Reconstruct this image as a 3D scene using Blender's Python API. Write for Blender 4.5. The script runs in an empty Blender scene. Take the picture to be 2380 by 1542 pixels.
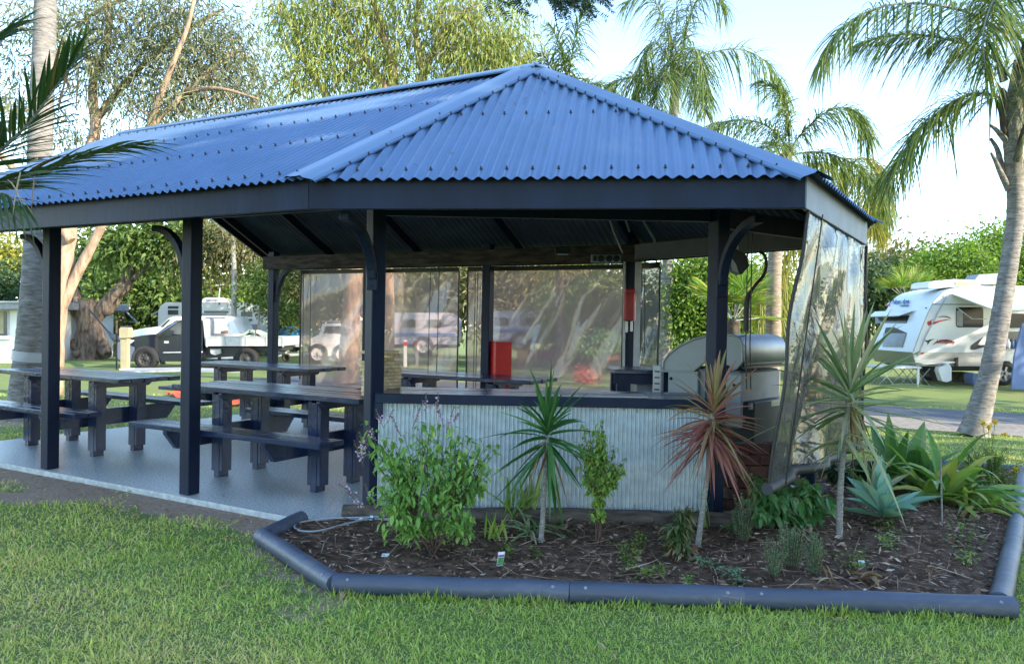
import bpy, math, random
import numpy as np
from mathutils import Vector, Matrix
random.seed(7); rng = np.random.default_rng(11)
C = bpy.context.scene.collection
sc = bpy.context.scene
# ---------------------------------------------------------------- camera, sky, sun, exposure
F, PITCH, ROLL, H = 1836.0, 0.0143, 0.0190, 1.3485
cam = bpy.data.cameras.new('camera'); camo = bpy.data.objects.new('camera', cam); C.objects.link(camo)
cam.sensor_width = 36.0; cam.lens = F/2380*36.0; cam.clip_end = 2000; cam.clip_start = 0.05
camo.matrix_world = Matrix.Translation((0,0,H)) @ Matrix.Rotation(math.pi/2-PITCH,4,'X') @ Matrix.Rotation(ROLL,4,'Z')
sc.camera = camo
SUN_EL = math.radians(24); sx, sy = 0.86, -0.51
tosun = Vector((sx*math.cos(SUN_EL), sy*math.cos(SUN_EL), math.sin(SUN_EL))).normalized()
w = bpy.data.worlds.new("World"); sc.world = w; w.use_nodes = True
nt = w.node_tree; bg = nt.nodes['Background']; sky = nt.nodes.new('ShaderNodeTexSky')
sky.sky_type = 'NISHITA'; sky.sun_disc = False; sky.sun_elevation = SUN_EL
sky.sun_rotation = math.atan2(sx, sy); sky.air_density = 1.0; sky.dust_density = 0.3; sky.ozone_density = 1.7
nt.links.new(sky.outputs[0], bg.inputs[0]); bg.inputs[1].default_value = 0.115
sl = bpy.data.lights.new('sun', 'SUN'); sl.energy = 2.1; sl.angle = math.radians(0.5); sl.color = (1.0, 0.86, 0.66)
so = bpy.data.objects.new('sun', sl); C.objects.link(so); so.rotation_euler = (-tosun).to_track_quat('-Z','Y').to_euler()
sc.view_settings.view_transform = 'Standard'; sc.view_settings.look = 'None'
sc.view_settings.exposure = 2.55; sc.view_settings.gamma = 1.0
sc.cycles.max_bounces = 8; sc.cycles.transparent_max_bounces = 16; sc.cycles.transmission_bounces = 6
sc.cycles.diffuse_bounces = 4; sc.cycles.glossy_bounces = 3
sc.cycles.caustics_reflective = False; sc.cycles.caustics_refractive = False

# ---------------------------------------------------------------- geometry helpers
AV = np.array([-.8746,.4848,0]); NV = np.array([.4848,.8746,0]); UP = np.array([0,0,1.])
def W(al, n, z=0.): return AV*al + NV*n + UP*z
def ray(px, py):
    xr = px-1190; yr = 771-py
    X = xr*math.cos(ROLL)-yr*math.sin(ROLL); U = xr*math.sin(ROLL)+yr*math.cos(ROLL)
    cp, sp = math.cos(PITCH), math.sin(PITCH)
    return np.array([X, F*cp+U*sp, -F*sp+U*cp])
def atz(px, py, z):
    d = ray(px,py); return d*((z-H)/d[2]) + np.array([0,0,H])
def aty(px, py, Y):
    d = ray(px,py); return d*(Y/d[1]) + np.array([0,0,H])
def TZ(x, y):
    al = np.asarray(-.8746*np.asarray(x)+.4848*np.asarray(y))
    t = al-11.0
    return -.04 - .022*(np.logaddexp(0, t/2.0)*2.0)
def gnd(px, py):
    z = -.04
    for _ in range(60):
        p = atz(px,py,z); z = .5*z+.5*float(TZ(p[0],p[1]))
    p[2] = z; return p
def gy(px, Y):          # ground point under pixel column at depth Y
    p = aty(px, 750, Y); p[2] = float(TZ(p[0], p[1])); return p
def nz(v): v = np.asarray(v,float); return v/(np.linalg.norm(v,axis=-1,keepdims=True)+1e-12)

class MB:
    def __init__(s): s.v=[]; s.n=0; s.f=[]; s.m=[]; s.r=[]; s.sm=[]
    def add(s, v, f, mi=0, r=None, smooth=False):
        v = np.asarray(v,float).reshape(-1,3); f = np.asarray(f,int)
        s.v.append(v); s.f.append(f+s.n); s.n += len(v)
        s.m.append(np.full(len(f),mi)); s.sm.append(np.full(len(f),smooth))
        s.r.append(np.full(len(f),.5) if r is None else np.broadcast_to(np.asarray(r,float),(len(f),)))
        return s
    def box(s, c, size, ax=(1,0,0), ay=None, az=None, mi=0, taper=None):
        c=np.asarray(c,float); ax=nz(ax); 
        if az is None and ay is None: az=UP if abs(ax[2])<.9 else np.array([0,1.,0])
        if ay is None: ay=nz(np.cross(az,ax)); az=nz(np.cross(ax,ay))
        else: ay=nz(ay); az=nz(np.cross(ax,ay))
        h=np.asarray(size,float)/2; V=[]
        for k in (-1,1):
            for j in (-1,1):
                for i in (-1,1): V.append(c+ax*i*h[0]+ay*j*h[1]+az*k*h[2])
        return s.add(V,[[0,2,3,1],[4,5,7,6],[0,1,5,4],[2,6,7,3],[0,4,6,2],[1,3,7,5]],mi)
    def bar(s, a, b, w, t, up=UP, mi=0):
        a=np.asarray(a,float); b=np.asarray(b,float); d=b-a
        ax=nz(d); 
        if abs(np.dot(ax,nz(up)))>.99: up=np.array([0,1.,0])
        ay=nz(np.cross(up,ax)); 
        return s.box((a+b)/2,(np.linalg.norm(d),w,t),ax,ay,mi=mi)
    def tube(s, pts, rad, seg=10, mi=0, caps=True, smooth=True, r=None):
        P=np.asarray(pts,float); n=len(P); R=np.broadcast_to(np.asarray(rad,float),(n,))
        T=np.gradient(P,axis=0); T=nz(T); ref=np.array([0,0,1.]) if abs(T[0][2])<.9 else np.array([1.,0,0])
        u=nz(np.cross(T[0],ref)); V=[]
        ang=np.arange(seg)*2*np.pi/seg; ca,sa=np.cos(ang)[:,None],np.sin(ang)[:,None]
        for i in range(n):
            u=nz(u-T[i]*np.dot(u,T[i])); w_=np.cross(T[i],u)
            V.append(P[i]+R[i]*(ca*u+sa*w_))
        V=np.concatenate(V); k=np.arange(seg); k2=(k+1)%seg
        Fc=np.concatenate([np.stack([i*seg+k,i*seg+k2,(i+1)*seg+k2,(i+1)*seg+k],1) for i in range(n-1)])
        s.add(V,Fc,mi,r,smooth)
        if caps:
            for e in (0,n-1):
                Vc=np.vstack([V[e*seg:(e+1)*seg],P[e][None]])
                s.add(Vc,[[(j+1)%seg,j,seg] if e==0 else [j,(j+1)%seg,seg] for j in range(seg)],mi,r)
        return s
    def prism(s, out, origin, ax, ay, depth, mi=0):     # outline in (ax, ay), extruded along ax x ay both ways
        origin=np.asarray(origin,float); ax=nz(ax); ay=nz(ay); nn=np.cross(ax,ay); n=len(out)
        O=np.array([origin+ax*a+ay*b for a,b in out])
        V=np.vstack([O-nn*depth/2,O+nn*depth/2])
        s.addn(V,[list(range(n))[::-1],list(range(n,2*n))],mi)
        k=np.arange(n); k2=(k+1)%n
        return s.add(V,np.stack([k,k2,k2+n,k+n],1),mi)
    def addn(s, V, faces, mi=0):
        V=np.asarray(V,float)
        for f in faces: s.add(V[f],[list(range(len(f)))],mi)
        return s
    def disc(s, c, nrm, r, seg=20, th=.01, mi=0, prof=None):
        c=np.asarray(c,float); nrm=nz(nrm)
        return s.tube([c-nrm*th/2,c+nrm*th/2],[r,r],seg,mi,smooth=False)
    def lathe(s, prof, c, axis, seg=20, mi=0):           # prof: (r, h) pairs along the axis
        c=np.asarray(c,float); axis=nz(axis)
        P=[c+axis*h for r,h in prof]; ref=UP if abs(axis[2])<.9 else np.array([1.,0,0])
        u=nz(np.cross(axis,ref)); w_=np.cross(axis,u); a=np.arange(seg)*2*np.pi/seg
        V=np.concatenate([P[i]+prof[i][0]*(np.cos(a)[:,None]*u+np.sin(a)[:,None]*w_) for i in range(len(P))])
        k=np.arange(seg); k2=(k+1)%seg
        Fc=np.concatenate([np.stack([i*seg+k,i*seg+k2,(i+1)*seg+k2,(i+1)*seg+k],1) for i in range(len(P)-1)])
        return s.add(V,Fc,mi,None,True)
    def leaves(s, B, D, L, Wd, r=None, mi=0, fold=.25, side=None):
        n=len(B); D=nz(D); L=np.broadcast_to(L,(n,))[:,None]; Wd=np.broadcast_to(Wd,(n,))[:,None]
        if side is None: side=nz(np.cross(D,rng.normal(size=(n,3))))
        nr=np.cross(D,side)
        a=B; b=B+D*L*.42+side*Wd/2+nr*Wd*fold; c=B+D*L-UP*L*.05; d=B+D*L*.42-side*Wd/2+nr*Wd*fold
        V=np.stack([a,b,c,d],1).reshape(-1,3); k=np.arange(n)*4
        return s.add(V,np.stack([k,k+1,k+2,k+3],1),mi,rng.random(n) if r is None else r)
    def strips(s, B, D, L, Wd, drop=.2, nseg=4, side=None, r=None, mi=0, fold=.15, prof=None, smooth=False, kink=0):
        B=np.asarray(B,float).reshape(-1,3); n=len(B); D=nz(np.asarray(D,float).reshape(-1,3))
        L=np.broadcast_to(L,(n,))[:,None]; Wd=np.broadcast_to(Wd,(n,))[:,None]; drop=np.broadcast_to(drop,(n,))[:,None]
        if side is None:
            side=np.cross(D,UP); bad=np.linalg.norm(side,axis=1)<.15
            side[bad]=np.cross(D[bad],rng.normal(size=(bad.sum(),3))); 
            side=nz(side+rng.normal(size=(n,3))*.25)
        side=nz(side-D*(side*D).sum(1)[:,None]); V=[]
        if prof is None: prof=lambda t:(.55+.45*np.sin(min(t*2.2,1)*np.pi/2))*(1-t**2.4)+.02
        for k in range(nseg+1):
            t=k/nseg; Pc=B+D*L*t-UP*drop*L*t**2*(1 if not kink else 1+kink*t)
            nr=nz(np.cross(side,D)); nr=np.where(nr[:,2:3]<0,-nr,nr); wv=Wd*prof(t)/2
            V+= [Pc-side*wv+nr*wv*fold*2, Pc, Pc+side*wv+nr*wv*fold*2]
        V=np.stack(V,1); m=3*(nseg+1); base=(np.arange(n)*m)[:,None]; Fs=[]
        for k in range(nseg):
            o=3*k; Fs.append(base+np.array([[o,o+1,o+4,o+3]])); Fs.append(base+np.array([[o+1,o+2,o+5,o+4]]))
        rr=rng.random(n) if r is None else np.broadcast_to(r,(n,))
        return s.add(V.reshape(-1,3),np.concatenate(Fs),mi,np.tile(rr,2*nseg),smooth)
    def build(s, name, mats, parent=None, local=False, bevel=0, bseg=1, origin=None, wn=False):
        me=bpy.data.meshes.new(name); V=np.concatenate(s.v)
        org=np.zeros(3)
        if parent is not None and not local:
            org=wpos(parent)
        if origin is not None: org=np.asarray(origin,float)
        if not local: V=V-org
        me.vertices.add(len(V)); me.vertices.foreach_set('co',V.astype(np.float32).ravel())
        ls=np.concatenate([np.full(len(f),f.shape[1]) for f in s.f]); tot=int(ls.sum())
        me.loops.add(tot); me.polygons.add(len(ls))
        me.loops.foreach_set('vertex_index',np.concatenate([f.ravel() for f in s.f]).astype(np.int32))
        st=np.concatenate([[0],np.cumsum(ls)[:-1]]).astype(np.int32)
        me.polygons.foreach_set('loop_start',st); 
        try: me.polygons.foreach_set('loop_total',ls.astype(np.int32))
        except Exception: pass
        me.polygons.foreach_set('material_index',np.concatenate(s.m).astype(np.int32))
        me.polygons.foreach_set('use_smooth',np.concatenate(s.sm))
        at=me.attributes.new('rnd','FLOAT','FACE'); at.data.foreach_set('value',np.concatenate(s.r).astype(np.float32))
        me.update(calc_edges=True); me.validate()
        for m in (mats if isinstance(mats,(list,tuple)) else [mats]): me.materials.append(m)
        o=bpy.data.objects.new(name,me); C.objects.link(o)
        if parent is not None: o.parent=parent
        if not local:
            o.location = org-(wpos(parent) if parent is not None else 0)
        if bevel:
            b=o.modifiers.new('bevel','BEVEL'); b.width=bevel; b.segments=bseg; b.limit_method='ANGLE'; b.angle_limit=.6
            b.harden_normals=False
        return o
def wpos(o):
    p=np.zeros(3)
    while o is not None: p=p+np.array(o.location); o=o.parent
    return p
def tag(o, label=None, cat=None, group=None, kind=None):
    if label: o['label']=label
    if cat: o['category']=cat
    if group: o['group']=group
    if kind: o['kind']=kind
    return o
def thing(name, loc, label, cat, group=None):
    o=bpy.data.objects.new(name,None); C.objects.link(o); o.location=[float(a) for a in loc]
    o.empty_display_size=.2
    return tag(o,label,cat,group)
def copy_tree(o, parent=None):
    c=o.copy(); C.objects.link(c); c.parent=parent
    for ch in list(o.children): copy_tree(ch,c)
    return c
def xyz(p): return np.asarray(p,float)

# ---------------------------------------------------------------- materials
def mat(name, col, rough=.6, metal=0, spec=.5, var=.0, vscale=8, bump=0, bscale=40, col2=None, coat=0, stretch=None, dirt=None):
    m=bpy.data.materials.new(name); m.use_nodes=True; n=m.node_tree.nodes; l=m.node_tree.links
    p=n['Principled BSDF']; p.inputs['Roughness'].default_value=rough; p.inputs['Metallic'].default_value=metal
    p.inputs['Specular IOR Level'].default_value=spec; p.inputs['Coat Weight'].default_value=coat
    p.inputs['Base Color'].default_value=(*col,1)
    tc=n.new('ShaderNodeTexCoord'); vec=tc.outputs['Object']
    if stretch:
        mp=n.new('ShaderNodeMapping'); mp.inputs['Scale'].default_value=stretch; l.new(vec,mp.inputs[0]); vec=mp.outputs[0]
    if var or col2:
        t=n.new('ShaderNodeTexNoise'); t.inputs['Scale'].default_value=vscale; t.inputs['Detail'].default_value=6; l.new(vec,t.inputs[0])
        r=n.new('ShaderNodeValToRGB'); l.new(t.outputs[0],r.inputs[0])
        c2=col2 if col2 else tuple(min(1,c*(1+var)) for c in col); c1=col if col2 else tuple(c*(1-var) for c in col)
        r.color_ramp.elements[0].color=(*c1,1); r.color_ramp.elements[1].color=(*c2,1)
        r.color_ramp.elements[0].position=.35; r.color_ramp.elements[1].position=.68
        out=r.outputs[0]
        if dirt:
            t2=n.new('ShaderNodeTexNoise'); t2.inputs['Scale'].default_value=dirt[1]; t2.inputs['Detail'].default_value=9; t2.inputs['Roughness'].default_value=.7; l.new(vec,t2.inputs[0])
            r2=n.new('ShaderNodeValToRGB'); l.new(t2.outputs[0],r2.inputs[0]); r2.color_ramp.elements[0].position=dirt[2]; r2.color_ramp.elements[1].position=dirt[2]+.15
            r2.color_ramp.elements[0].color=(0,0,0,1); r2.color_ramp.elements[1].color=(dirt[3],)*3+(1,)
            mx=n.new('ShaderNodeMix'); mx.data_type='RGBA'; l.new(r2.outputs[0],mx.inputs[0]); l.new(out,mx.inputs[6]); mx.inputs[7].default_value=(*dirt[0],1); out=mx.outputs[2]
        l.new(out,p.inputs['Base Color'])
    if bump:
        t=n.new('ShaderNodeTexNoise'); t.inputs['Scale'].default_value=bscale; t.inputs['Detail'].default_value=5; l.new(vec,t.inputs[0])
        b=n.new('ShaderNodeBump'); b.inputs['Strength'].default_value=bump; b.inputs['Distance'].default_value=.02; l.new(t.outputs[0],b.inputs['Height']); l.new(b.outputs[0],p.inputs['Normal'])
    return m
def leafmat(name, cols, trans=.35, rough=.5, pos=None):
    m=bpy.data.materials.new(name); m.use_nodes=True; n=m.node_tree.nodes; l=m.node_tree.links
    p=n['Principled BSDF']; p.inputs['Roughness'].default_value=rough; p.inputs['Specular IOR Level'].default_value=.35
    a=n.new('ShaderNodeAttribute'); a.attribute_name='rnd'
    r=n.new('ShaderNodeValToRGB'); l.new(a.outputs['Fac'],r.inputs[0])
    e=r.color_ramp.elements; k=len(cols)
    while len(e)<k: e.new(.5)
    for i,c in enumerate(cols):
        e[i].position=(i/(k-1) if pos is None else pos[i]); e[i].color=(*c,1)
    l.new(r.outputs[0],p.inputs['Base Color'])
    t=n.new('ShaderNodeBsdfTranslucent'); mx=n.new('ShaderNodeMixShader'); mx.inputs[0].default_value=trans
    g=n.new('ShaderNodeMix'); g.data_type='RGBA'; g.blend_type='MULTIPLY'; g.inputs[0].default_value=1; g.inputs[7].default_value=(1.35,1.3,.6,1)
    l.new(r.outputs[0],g.inputs[6]); l.new(g.outputs[2],t.inputs[0])
    l.new(p.outputs[0],mx.inputs[1]); l.new(t.outputs[0],mx.inputs[2]); l.new(mx.outputs[0],n['Material Output'].inputs[0])
    return m
M={}
M['roof']=mat('roof_steel',(.12,.215,.37),.33,.35,.6,var=.06,vscale=3,bump=.012,bscale=5,stretch=(1.6,.7,1),dirt=((.26,.30,.36),3.2,.54,.3))
M['cap']=mat('roof_cap_steel',(.14,.24,.385),.28,.35,.6,var=.05,vscale=2,bump=.03,bscale=5,dirt=((.3,.34,.42),3,.62,.3))
M['screw']=mat('screw_head',(.02,.022,.03),.6)
M['navy']=mat('navy_paint',(.011,.020,.046),.5,0,.22,var=.2,vscale=5,bump=.10,bscale=30,stretch=(1,1,.25),dirt=((.06,.08,.12),7,.66,.3))
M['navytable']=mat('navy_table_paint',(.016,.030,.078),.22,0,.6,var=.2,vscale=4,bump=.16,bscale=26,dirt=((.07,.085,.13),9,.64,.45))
M['greyfascia']=mat('lit_fascia',(.17,.20,.26),.5,0,.4,var=.15,vscale=4,bump=.06,bscale=25,dirt=((.3,.33,.38),5,.6,.4))  # fascia paint made paler: light on the right end is put into the colour
M['under']=mat('roof_underside',(.07,.08,.115),.6,0,.3,var=.2,vscale=3)
M['timber']=mat('raw_beam_timber',(.075,.055,.042),.8,0,.2,var=.5,vscale=5,bump=.3,bscale=20,stretch=(1,1,5),dirt=((.11,.075,.05),2.2,.62,.6))
M['zinc']=mat('zinc_cladding',(.56,.64,.66),.42,.35,.5,var=.12,vscale=14,bump=.08,bscale=60,dirt=((.66,.70,.62),5,.52,.5))
M['slab']=mat('painted_slab',(.50,.55,.55),.25,0,.5,var=.28,vscale=55,bump=.35,bscale=70,dirt=((.78,.82,.82),90,.55,.8))
M['slabedge']=mat('slab_edge',(.5,.53,.52),.7,var=.2,vscale=20,bump=.3,bscale=60)
M['sleeper']=mat('weathered_sleeper',(.115,.095,.075),.85,0,.2,var=.45,vscale=7,bump=.6,bscale=18,stretch=(1,4,4),dirt=((.24,.21,.17),3,.55,.6))
M['pipe']=mat('edging_paint',(.070,.088,.128),.48,0,.5,var=.18,vscale=4,bump=.25,bscale=14,stretch=(.6,1.5,1.5),dirt=((.15,.15,.15),4,.54,.6))
M['steel']=mat('stainless',(.24,.25,.27),.42,.9,.5,var=.08,vscale=6,bump=.03,bscale=10)
M['bbqgrey']=mat('bbq_pale_grey_paint',(.27,.31,.33),.4,0,.5,var=.06,vscale=5)
M['bbqtrim']=mat('bbq_trim',(.30,.32,.32),.45,.3,.5)
M['black']=mat('black_plastic',(.012,.012,.014),.45)
M['dark']=mat('dark_grey',(.035,.037,.04),.6,var=.2)
M['rubber']=mat('tyre_rubber',(.012,.012,.013),.8,var=.2,bump=.3)
M['white']=mat('white_paint',(.74,.76,.78),.35,0,.5,var=.04,vscale=3)
M['vanwhite']=mat('van_white',(.80,.80,.80),.25,0,.5,var=.03,vscale=2)
M['vannose']=mat('van_nose_shade_white',(.78,.83,.90),.25,0,.5,var=.03,vscale=2)  # same caravan white, with the blue of the shaded nose mixed into the colour
M['checker']=mat('checker_plate',(.45,.46,.45),.35,.8,.5,bump=.35,bscale=60)
M['glass']=mat('dark_window',(.012,.014,.018),.2,0,.3)
M['glassgrey']=mat('grey_window',(.07,.08,.085),.2,0,.6,var=.4,vscale=2)
M['red']=mat('red_paint',(.55,.02,.025),.35)
M['redpl']=mat('dull_red_plastic',(.33,.025,.03),.5,var=.15)
M['orange']=mat('orange_mesh',(.75,.10,.03),.7,var=.35,vscale=40)
M['yellow']=mat('yellow_plastic',(.7,.5,.03),.5)
M['cream']=mat('cream_paint',(.34,.30,.19),.5,var=.08,vscale=6)
M['peach']=mat('peach_wall',(.50,.37,.26),.7,var=.05)
M['wall']=mat('white_wall',(.74,.76,.74),.7,var=.04,vscale=2,bump=.1,bscale=12)
M['grey']=mat('grey_metal',(.25,.27,.29),.5,var=.12)
M['lgrey']=mat('light_grey_metal',(.42,.44,.45),.5,var=.12)
M['tarp']=mat('blue_tarp',(.10,.17,.36),.6,var=.12,vscale=3,bump=.3,bscale=4)
M['ute']=mat('black_car_paint',(.010,.014,.028),.12,0,.6,coat=.6)
M['utegrey']=mat('bumper_grey_blue',(.10,.13,.20),.35)
M['alloy']=mat('alloy_tray',(.48,.48,.47),.45,.3,.5,var=.12,vscale=8)
M['wood']=mat('wood_block',(.85,.60,.34),.6,var=.3,vscale=18,bump=.2)
M['board']=mat('chopping_board',(.36,.34,.33),.5,var=.08)
M['brick']=None
M['barkgrey']=mat('palm_bark',(.20,.19,.175),.9,0,.2,var=.35,vscale=9,bump=.6,bscale=16,stretch=(1,1,4),dirt=((.34,.33,.32),4,.5,.7))
M['barkgold']=mat('sunny_palm_bark',(.26,.215,.165),.9,0,.2,var=.35,vscale=9,bump=.6,bscale=16,stretch=(1,1,5),dirt=((.36,.32,.27),4,.52,.6))
M['barkpaper']=mat('paperbark',(.36,.26,.185),.9,0,.2,var=.35,vscale=5,bump=.9,bscale=9,stretch=(2.5,2.5,.6),dirt=((.16,.11,.07),3,.6,.7))
M['barkfig']=mat('gnarled_bark',(.14,.105,.08),.95,0,.2,var=.6,vscale=3,bump=2.5,bscale=5,stretch=(3,3,.8),dirt=((.26,.21,.16),2.5,.5,.7))
M['barkdark']=mat('dark_bark',(.09,.075,.06),.9,0,.2,var=.4,vscale=8,bump=.8,bscale=14)
M['twig']=mat('pale_twig',(.34,.29,.23),.85,0,.2,var=.3,vscale=3)
M['stem']=mat('pale_stem',(.30,.30,.27),.8,0,.3,var=.3,vscale=40,bump=.5,bscale=60,stretch=(1,1,3))
M['redstem']=mat('brown_stem',(.11,.065,.045),.8,var=.3)
# foliage ramps
M['euc']=leafmat('grey_green_leaves',[(.06,.085,.05),(.11,.145,.075),(.19,.22,.12),(.27,.25,.15)],.3)
M['eucy']=leafmat('yellow_green_leaves',[(.10,.15,.04),(.19,.25,.055),(.30,.35,.08),(.26,.22,.14)],.35)
M['green']=leafmat('green_leaves',[(.05,.095,.028),(.11,.18,.045),(.20,.28,.06)],.35)
M['bright']=leafmat('bright_green_leaves',[(.06,.13,.025),(.13,.24,.04),(.24,.34,.06)],.4)
M['yellowg']=leafmat('yellowing_leaves',[(.12,.16,.03),(.26,.28,.05),(.40,.36,.09)],.4)
M['darkg']=leafmat('dark_green_leaves',[(.02,.045,.018),(.035,.075,.025),(.06,.11,.035)],.25)
M['brownish']=leafmat('olive_leaves',[(.09,.10,.04),(.17,.17,.07),(.27,.24,.11)],.3)
M['palm']=leafmat('palm_leaflets',[(.05,.10,.035),(.09,.16,.045),(.16,.23,.06),(.25,.29,.08)],.3,.4)
M['palmy']=leafmat('yellow_palm_leaflets',[(.12,.17,.03),(.24,.25,.05),(.40,.33,.07)],.35,.45)
M['frondnear']=leafmat('near_frond_leaflets',[(.03,.065,.02),(.05,.11,.03),(.10,.18,.045),(.20,.11,.05)],.2,.35,[0,.4,.88,1])
M['grassm']=leafmat('grass_blades',[(.22,.33,.065),(.38,.53,.12),(.55,.63,.17),(.72,.66,.25),(.76,.60,.34)],.35,.55,[0,.28,.55,.80,1])
M['drac']=leafmat('dracaena_leaves',[(.025,.10,.028),(.055,.18,.045),(.13,.28,.08)],.2,.3)
M['cord']=leafmat('bronze_cordyline_leaves',[(.26,.085,.075),(.42,.19,.15),(.36,.24,.12),(.30,.32,.13)],.3,.4)
M['varieg']=leafmat('striped_dracaena_leaves',[(.10,.18,.07),(.19,.29,.13),(.38,.45,.25),(.50,.48,.32)],.25,.4)
M['basil']=leafmat('basil_leaves',[(.12,.26,.06),(.20,.40,.09),(.32,.52,.13),(.48,.56,.20)],.35,.45,[0,.45,.85,1])
M['mint']=leafmat('small_bright_leaves',[(.12,.25,.05),(.24,.40,.08),(.42,.52,.12)],.35)
M['strap']=leafmat('strap_leaves',[(.07,.18,.04),(.15,.31,.07),(.30,.42,.10),(.48,.42,.12)],.3,.35)
M['agave']=leafmat('agave_leaves',[(.16,.32,.24),(.22,.42,.32),(.30,.52,.41)],.15,.45)
M['broad']=leafmat('broad_leaves',[(.05,.14,.04),(.09,.24,.065),(.19,.34,.14),(.35,.38,.16)],.25,.3,[0,.5,.9,1])
M['rosem']=leafmat('rosemary_leaves',[(.09,.18,.09),(.17,.29,.14),(.26,.38,.20)],.2)
M['croton']=leafmat('dark_bronze_leaves',[(.03,.065,.02),(.06,.12,.035),(.11,.15,.05),(.24,.16,.08)],.2,.3)
M['lilac']=leafmat('lilac_flowers',[(.60,.42,.70),(.82,.66,.86)],.3)
M['spike']=leafmat('flower_spikes',[(.12,.085,.07),(.22,.17,.13)],.1)
M['marigold']=leafmat('marigold_flowers',[(.75,.50,.01),(.9,.65,.02)],.2)
M['redflower']=leafmat('red_flowers',[(.36,.03,.02),(.50,.09,.04)],.2)
M['dead']=leafmat('dead_leaves',[(.20,.10,.05),(.36,.24,.13),(.5,.40,.26)],.2)
M['mulch']=leafmat('mulch_chips',[(.06,.033,.02),(.20,.115,.07),(.40,.26,.17),(.66,.52,.38)],.0,.9,[0,.5,.85,1])
M['soil']=mat('bed_soil',(.065,.042,.028),.95,0,.2,bump=1.0,bscale=30,col2=(.17,.11,.072),vscale=14)

def ground_mat():
    m=bpy.data.materials.new('lawn'); m.use_nodes=True; n=m.node_tree.nodes; l=m.node_tree.links; p=n['Principled BSDF']
    p.inputs['Roughness'].default_value=.9; p.inputs['Specular IOR Level'].default_value=.2
    g=n.new('ShaderNodeNewGeometry'); vec=g.outputs['Position']
    def noise(s,d=5,r=.55):
        t=n.new('ShaderNodeTexNoise'); t.inputs['Scale'].default_value=s; t.inputs['Detail'].default_value=d; t.inputs['Roughness'].default_value=r; l.new(vec,t.inputs[0]); return t.outputs[0]
    def ramp(i,a,b,c1,c2):
        r=n.new('ShaderNodeValToRGB'); l.new(i,r.inputs[0]); r.color_ramp.elements[0].position=a; r.color_ramp.elements[1].position=b
        r.color_ramp.elements[0].color=(*c1,1); r.color_ramp.elements[1].color=(*c2,1); return r.outputs[0]
    def mix(f,a,b):
        x=n.new('ShaderNodeMix'); x.data_type='RGBA'; l.new(f,x.inputs[0]); l.new(a,x.inputs[6]); l.new(b,x.inputs[7]); return x.outputs[2]
    fine=ramp(noise(60,6,.7),.3,.72,(.11,.16,.045),(.27,.34,.11))
    patch=ramp(noise(1.3,4),.42,.66,(.0,.0,.0),(1,1,1))
    dry=ramp(noise(45,6,.7),.3,.72,(.17,.17,.06),(.34,.30,.14))
    c=mix(ramp(noise(.9,5),.50,.72,(0,0,0),(.75,.75,.75)),fine,dry)
    # bare dirt along the slab, painted where an attribute says so
    at=n.new('ShaderNodeAttribute'); at.attribute_name='dirt'
    dn=noise(7,7,.7); ad=n.new('ShaderNodeMath'); ad.operation='ADD'; l.new(at.outputs['Fac'],ad.inputs[0]); l.new(dn,ad.inputs[1])
    dm=ramp(ad.outputs[0],.92,1.18,(0,0,0),(1,1,1))
    dirt=ramp(noise(38,8,.7),.3,.75,(.26,.18,.125),(.58,.43,.32))
    c=mix(dm,c,dirt); l.new(c,p.inputs['Base Color'])
    b=n.new('ShaderNodeBump'); b.inputs['Strength'].default_value=.8; b.inputs['Distance'].default_value=.03; l.new(noise(70,6,.7),b.inputs['Height']); l.new(b.outputs[0],p.inputs['Normal'])
    return m
M['lawn']=ground_mat()
M['asphalt']=mat('asphalt',(.10,.11,.125),.8,0,.3,var=.15,vscale=30,bump=.3,bscale=90)
M['gravel']=mat('pale_road_edge',(.25,.23,.20),.9,0,.2,var=.2,vscale=12,bump=.4,bscale=60)
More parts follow.
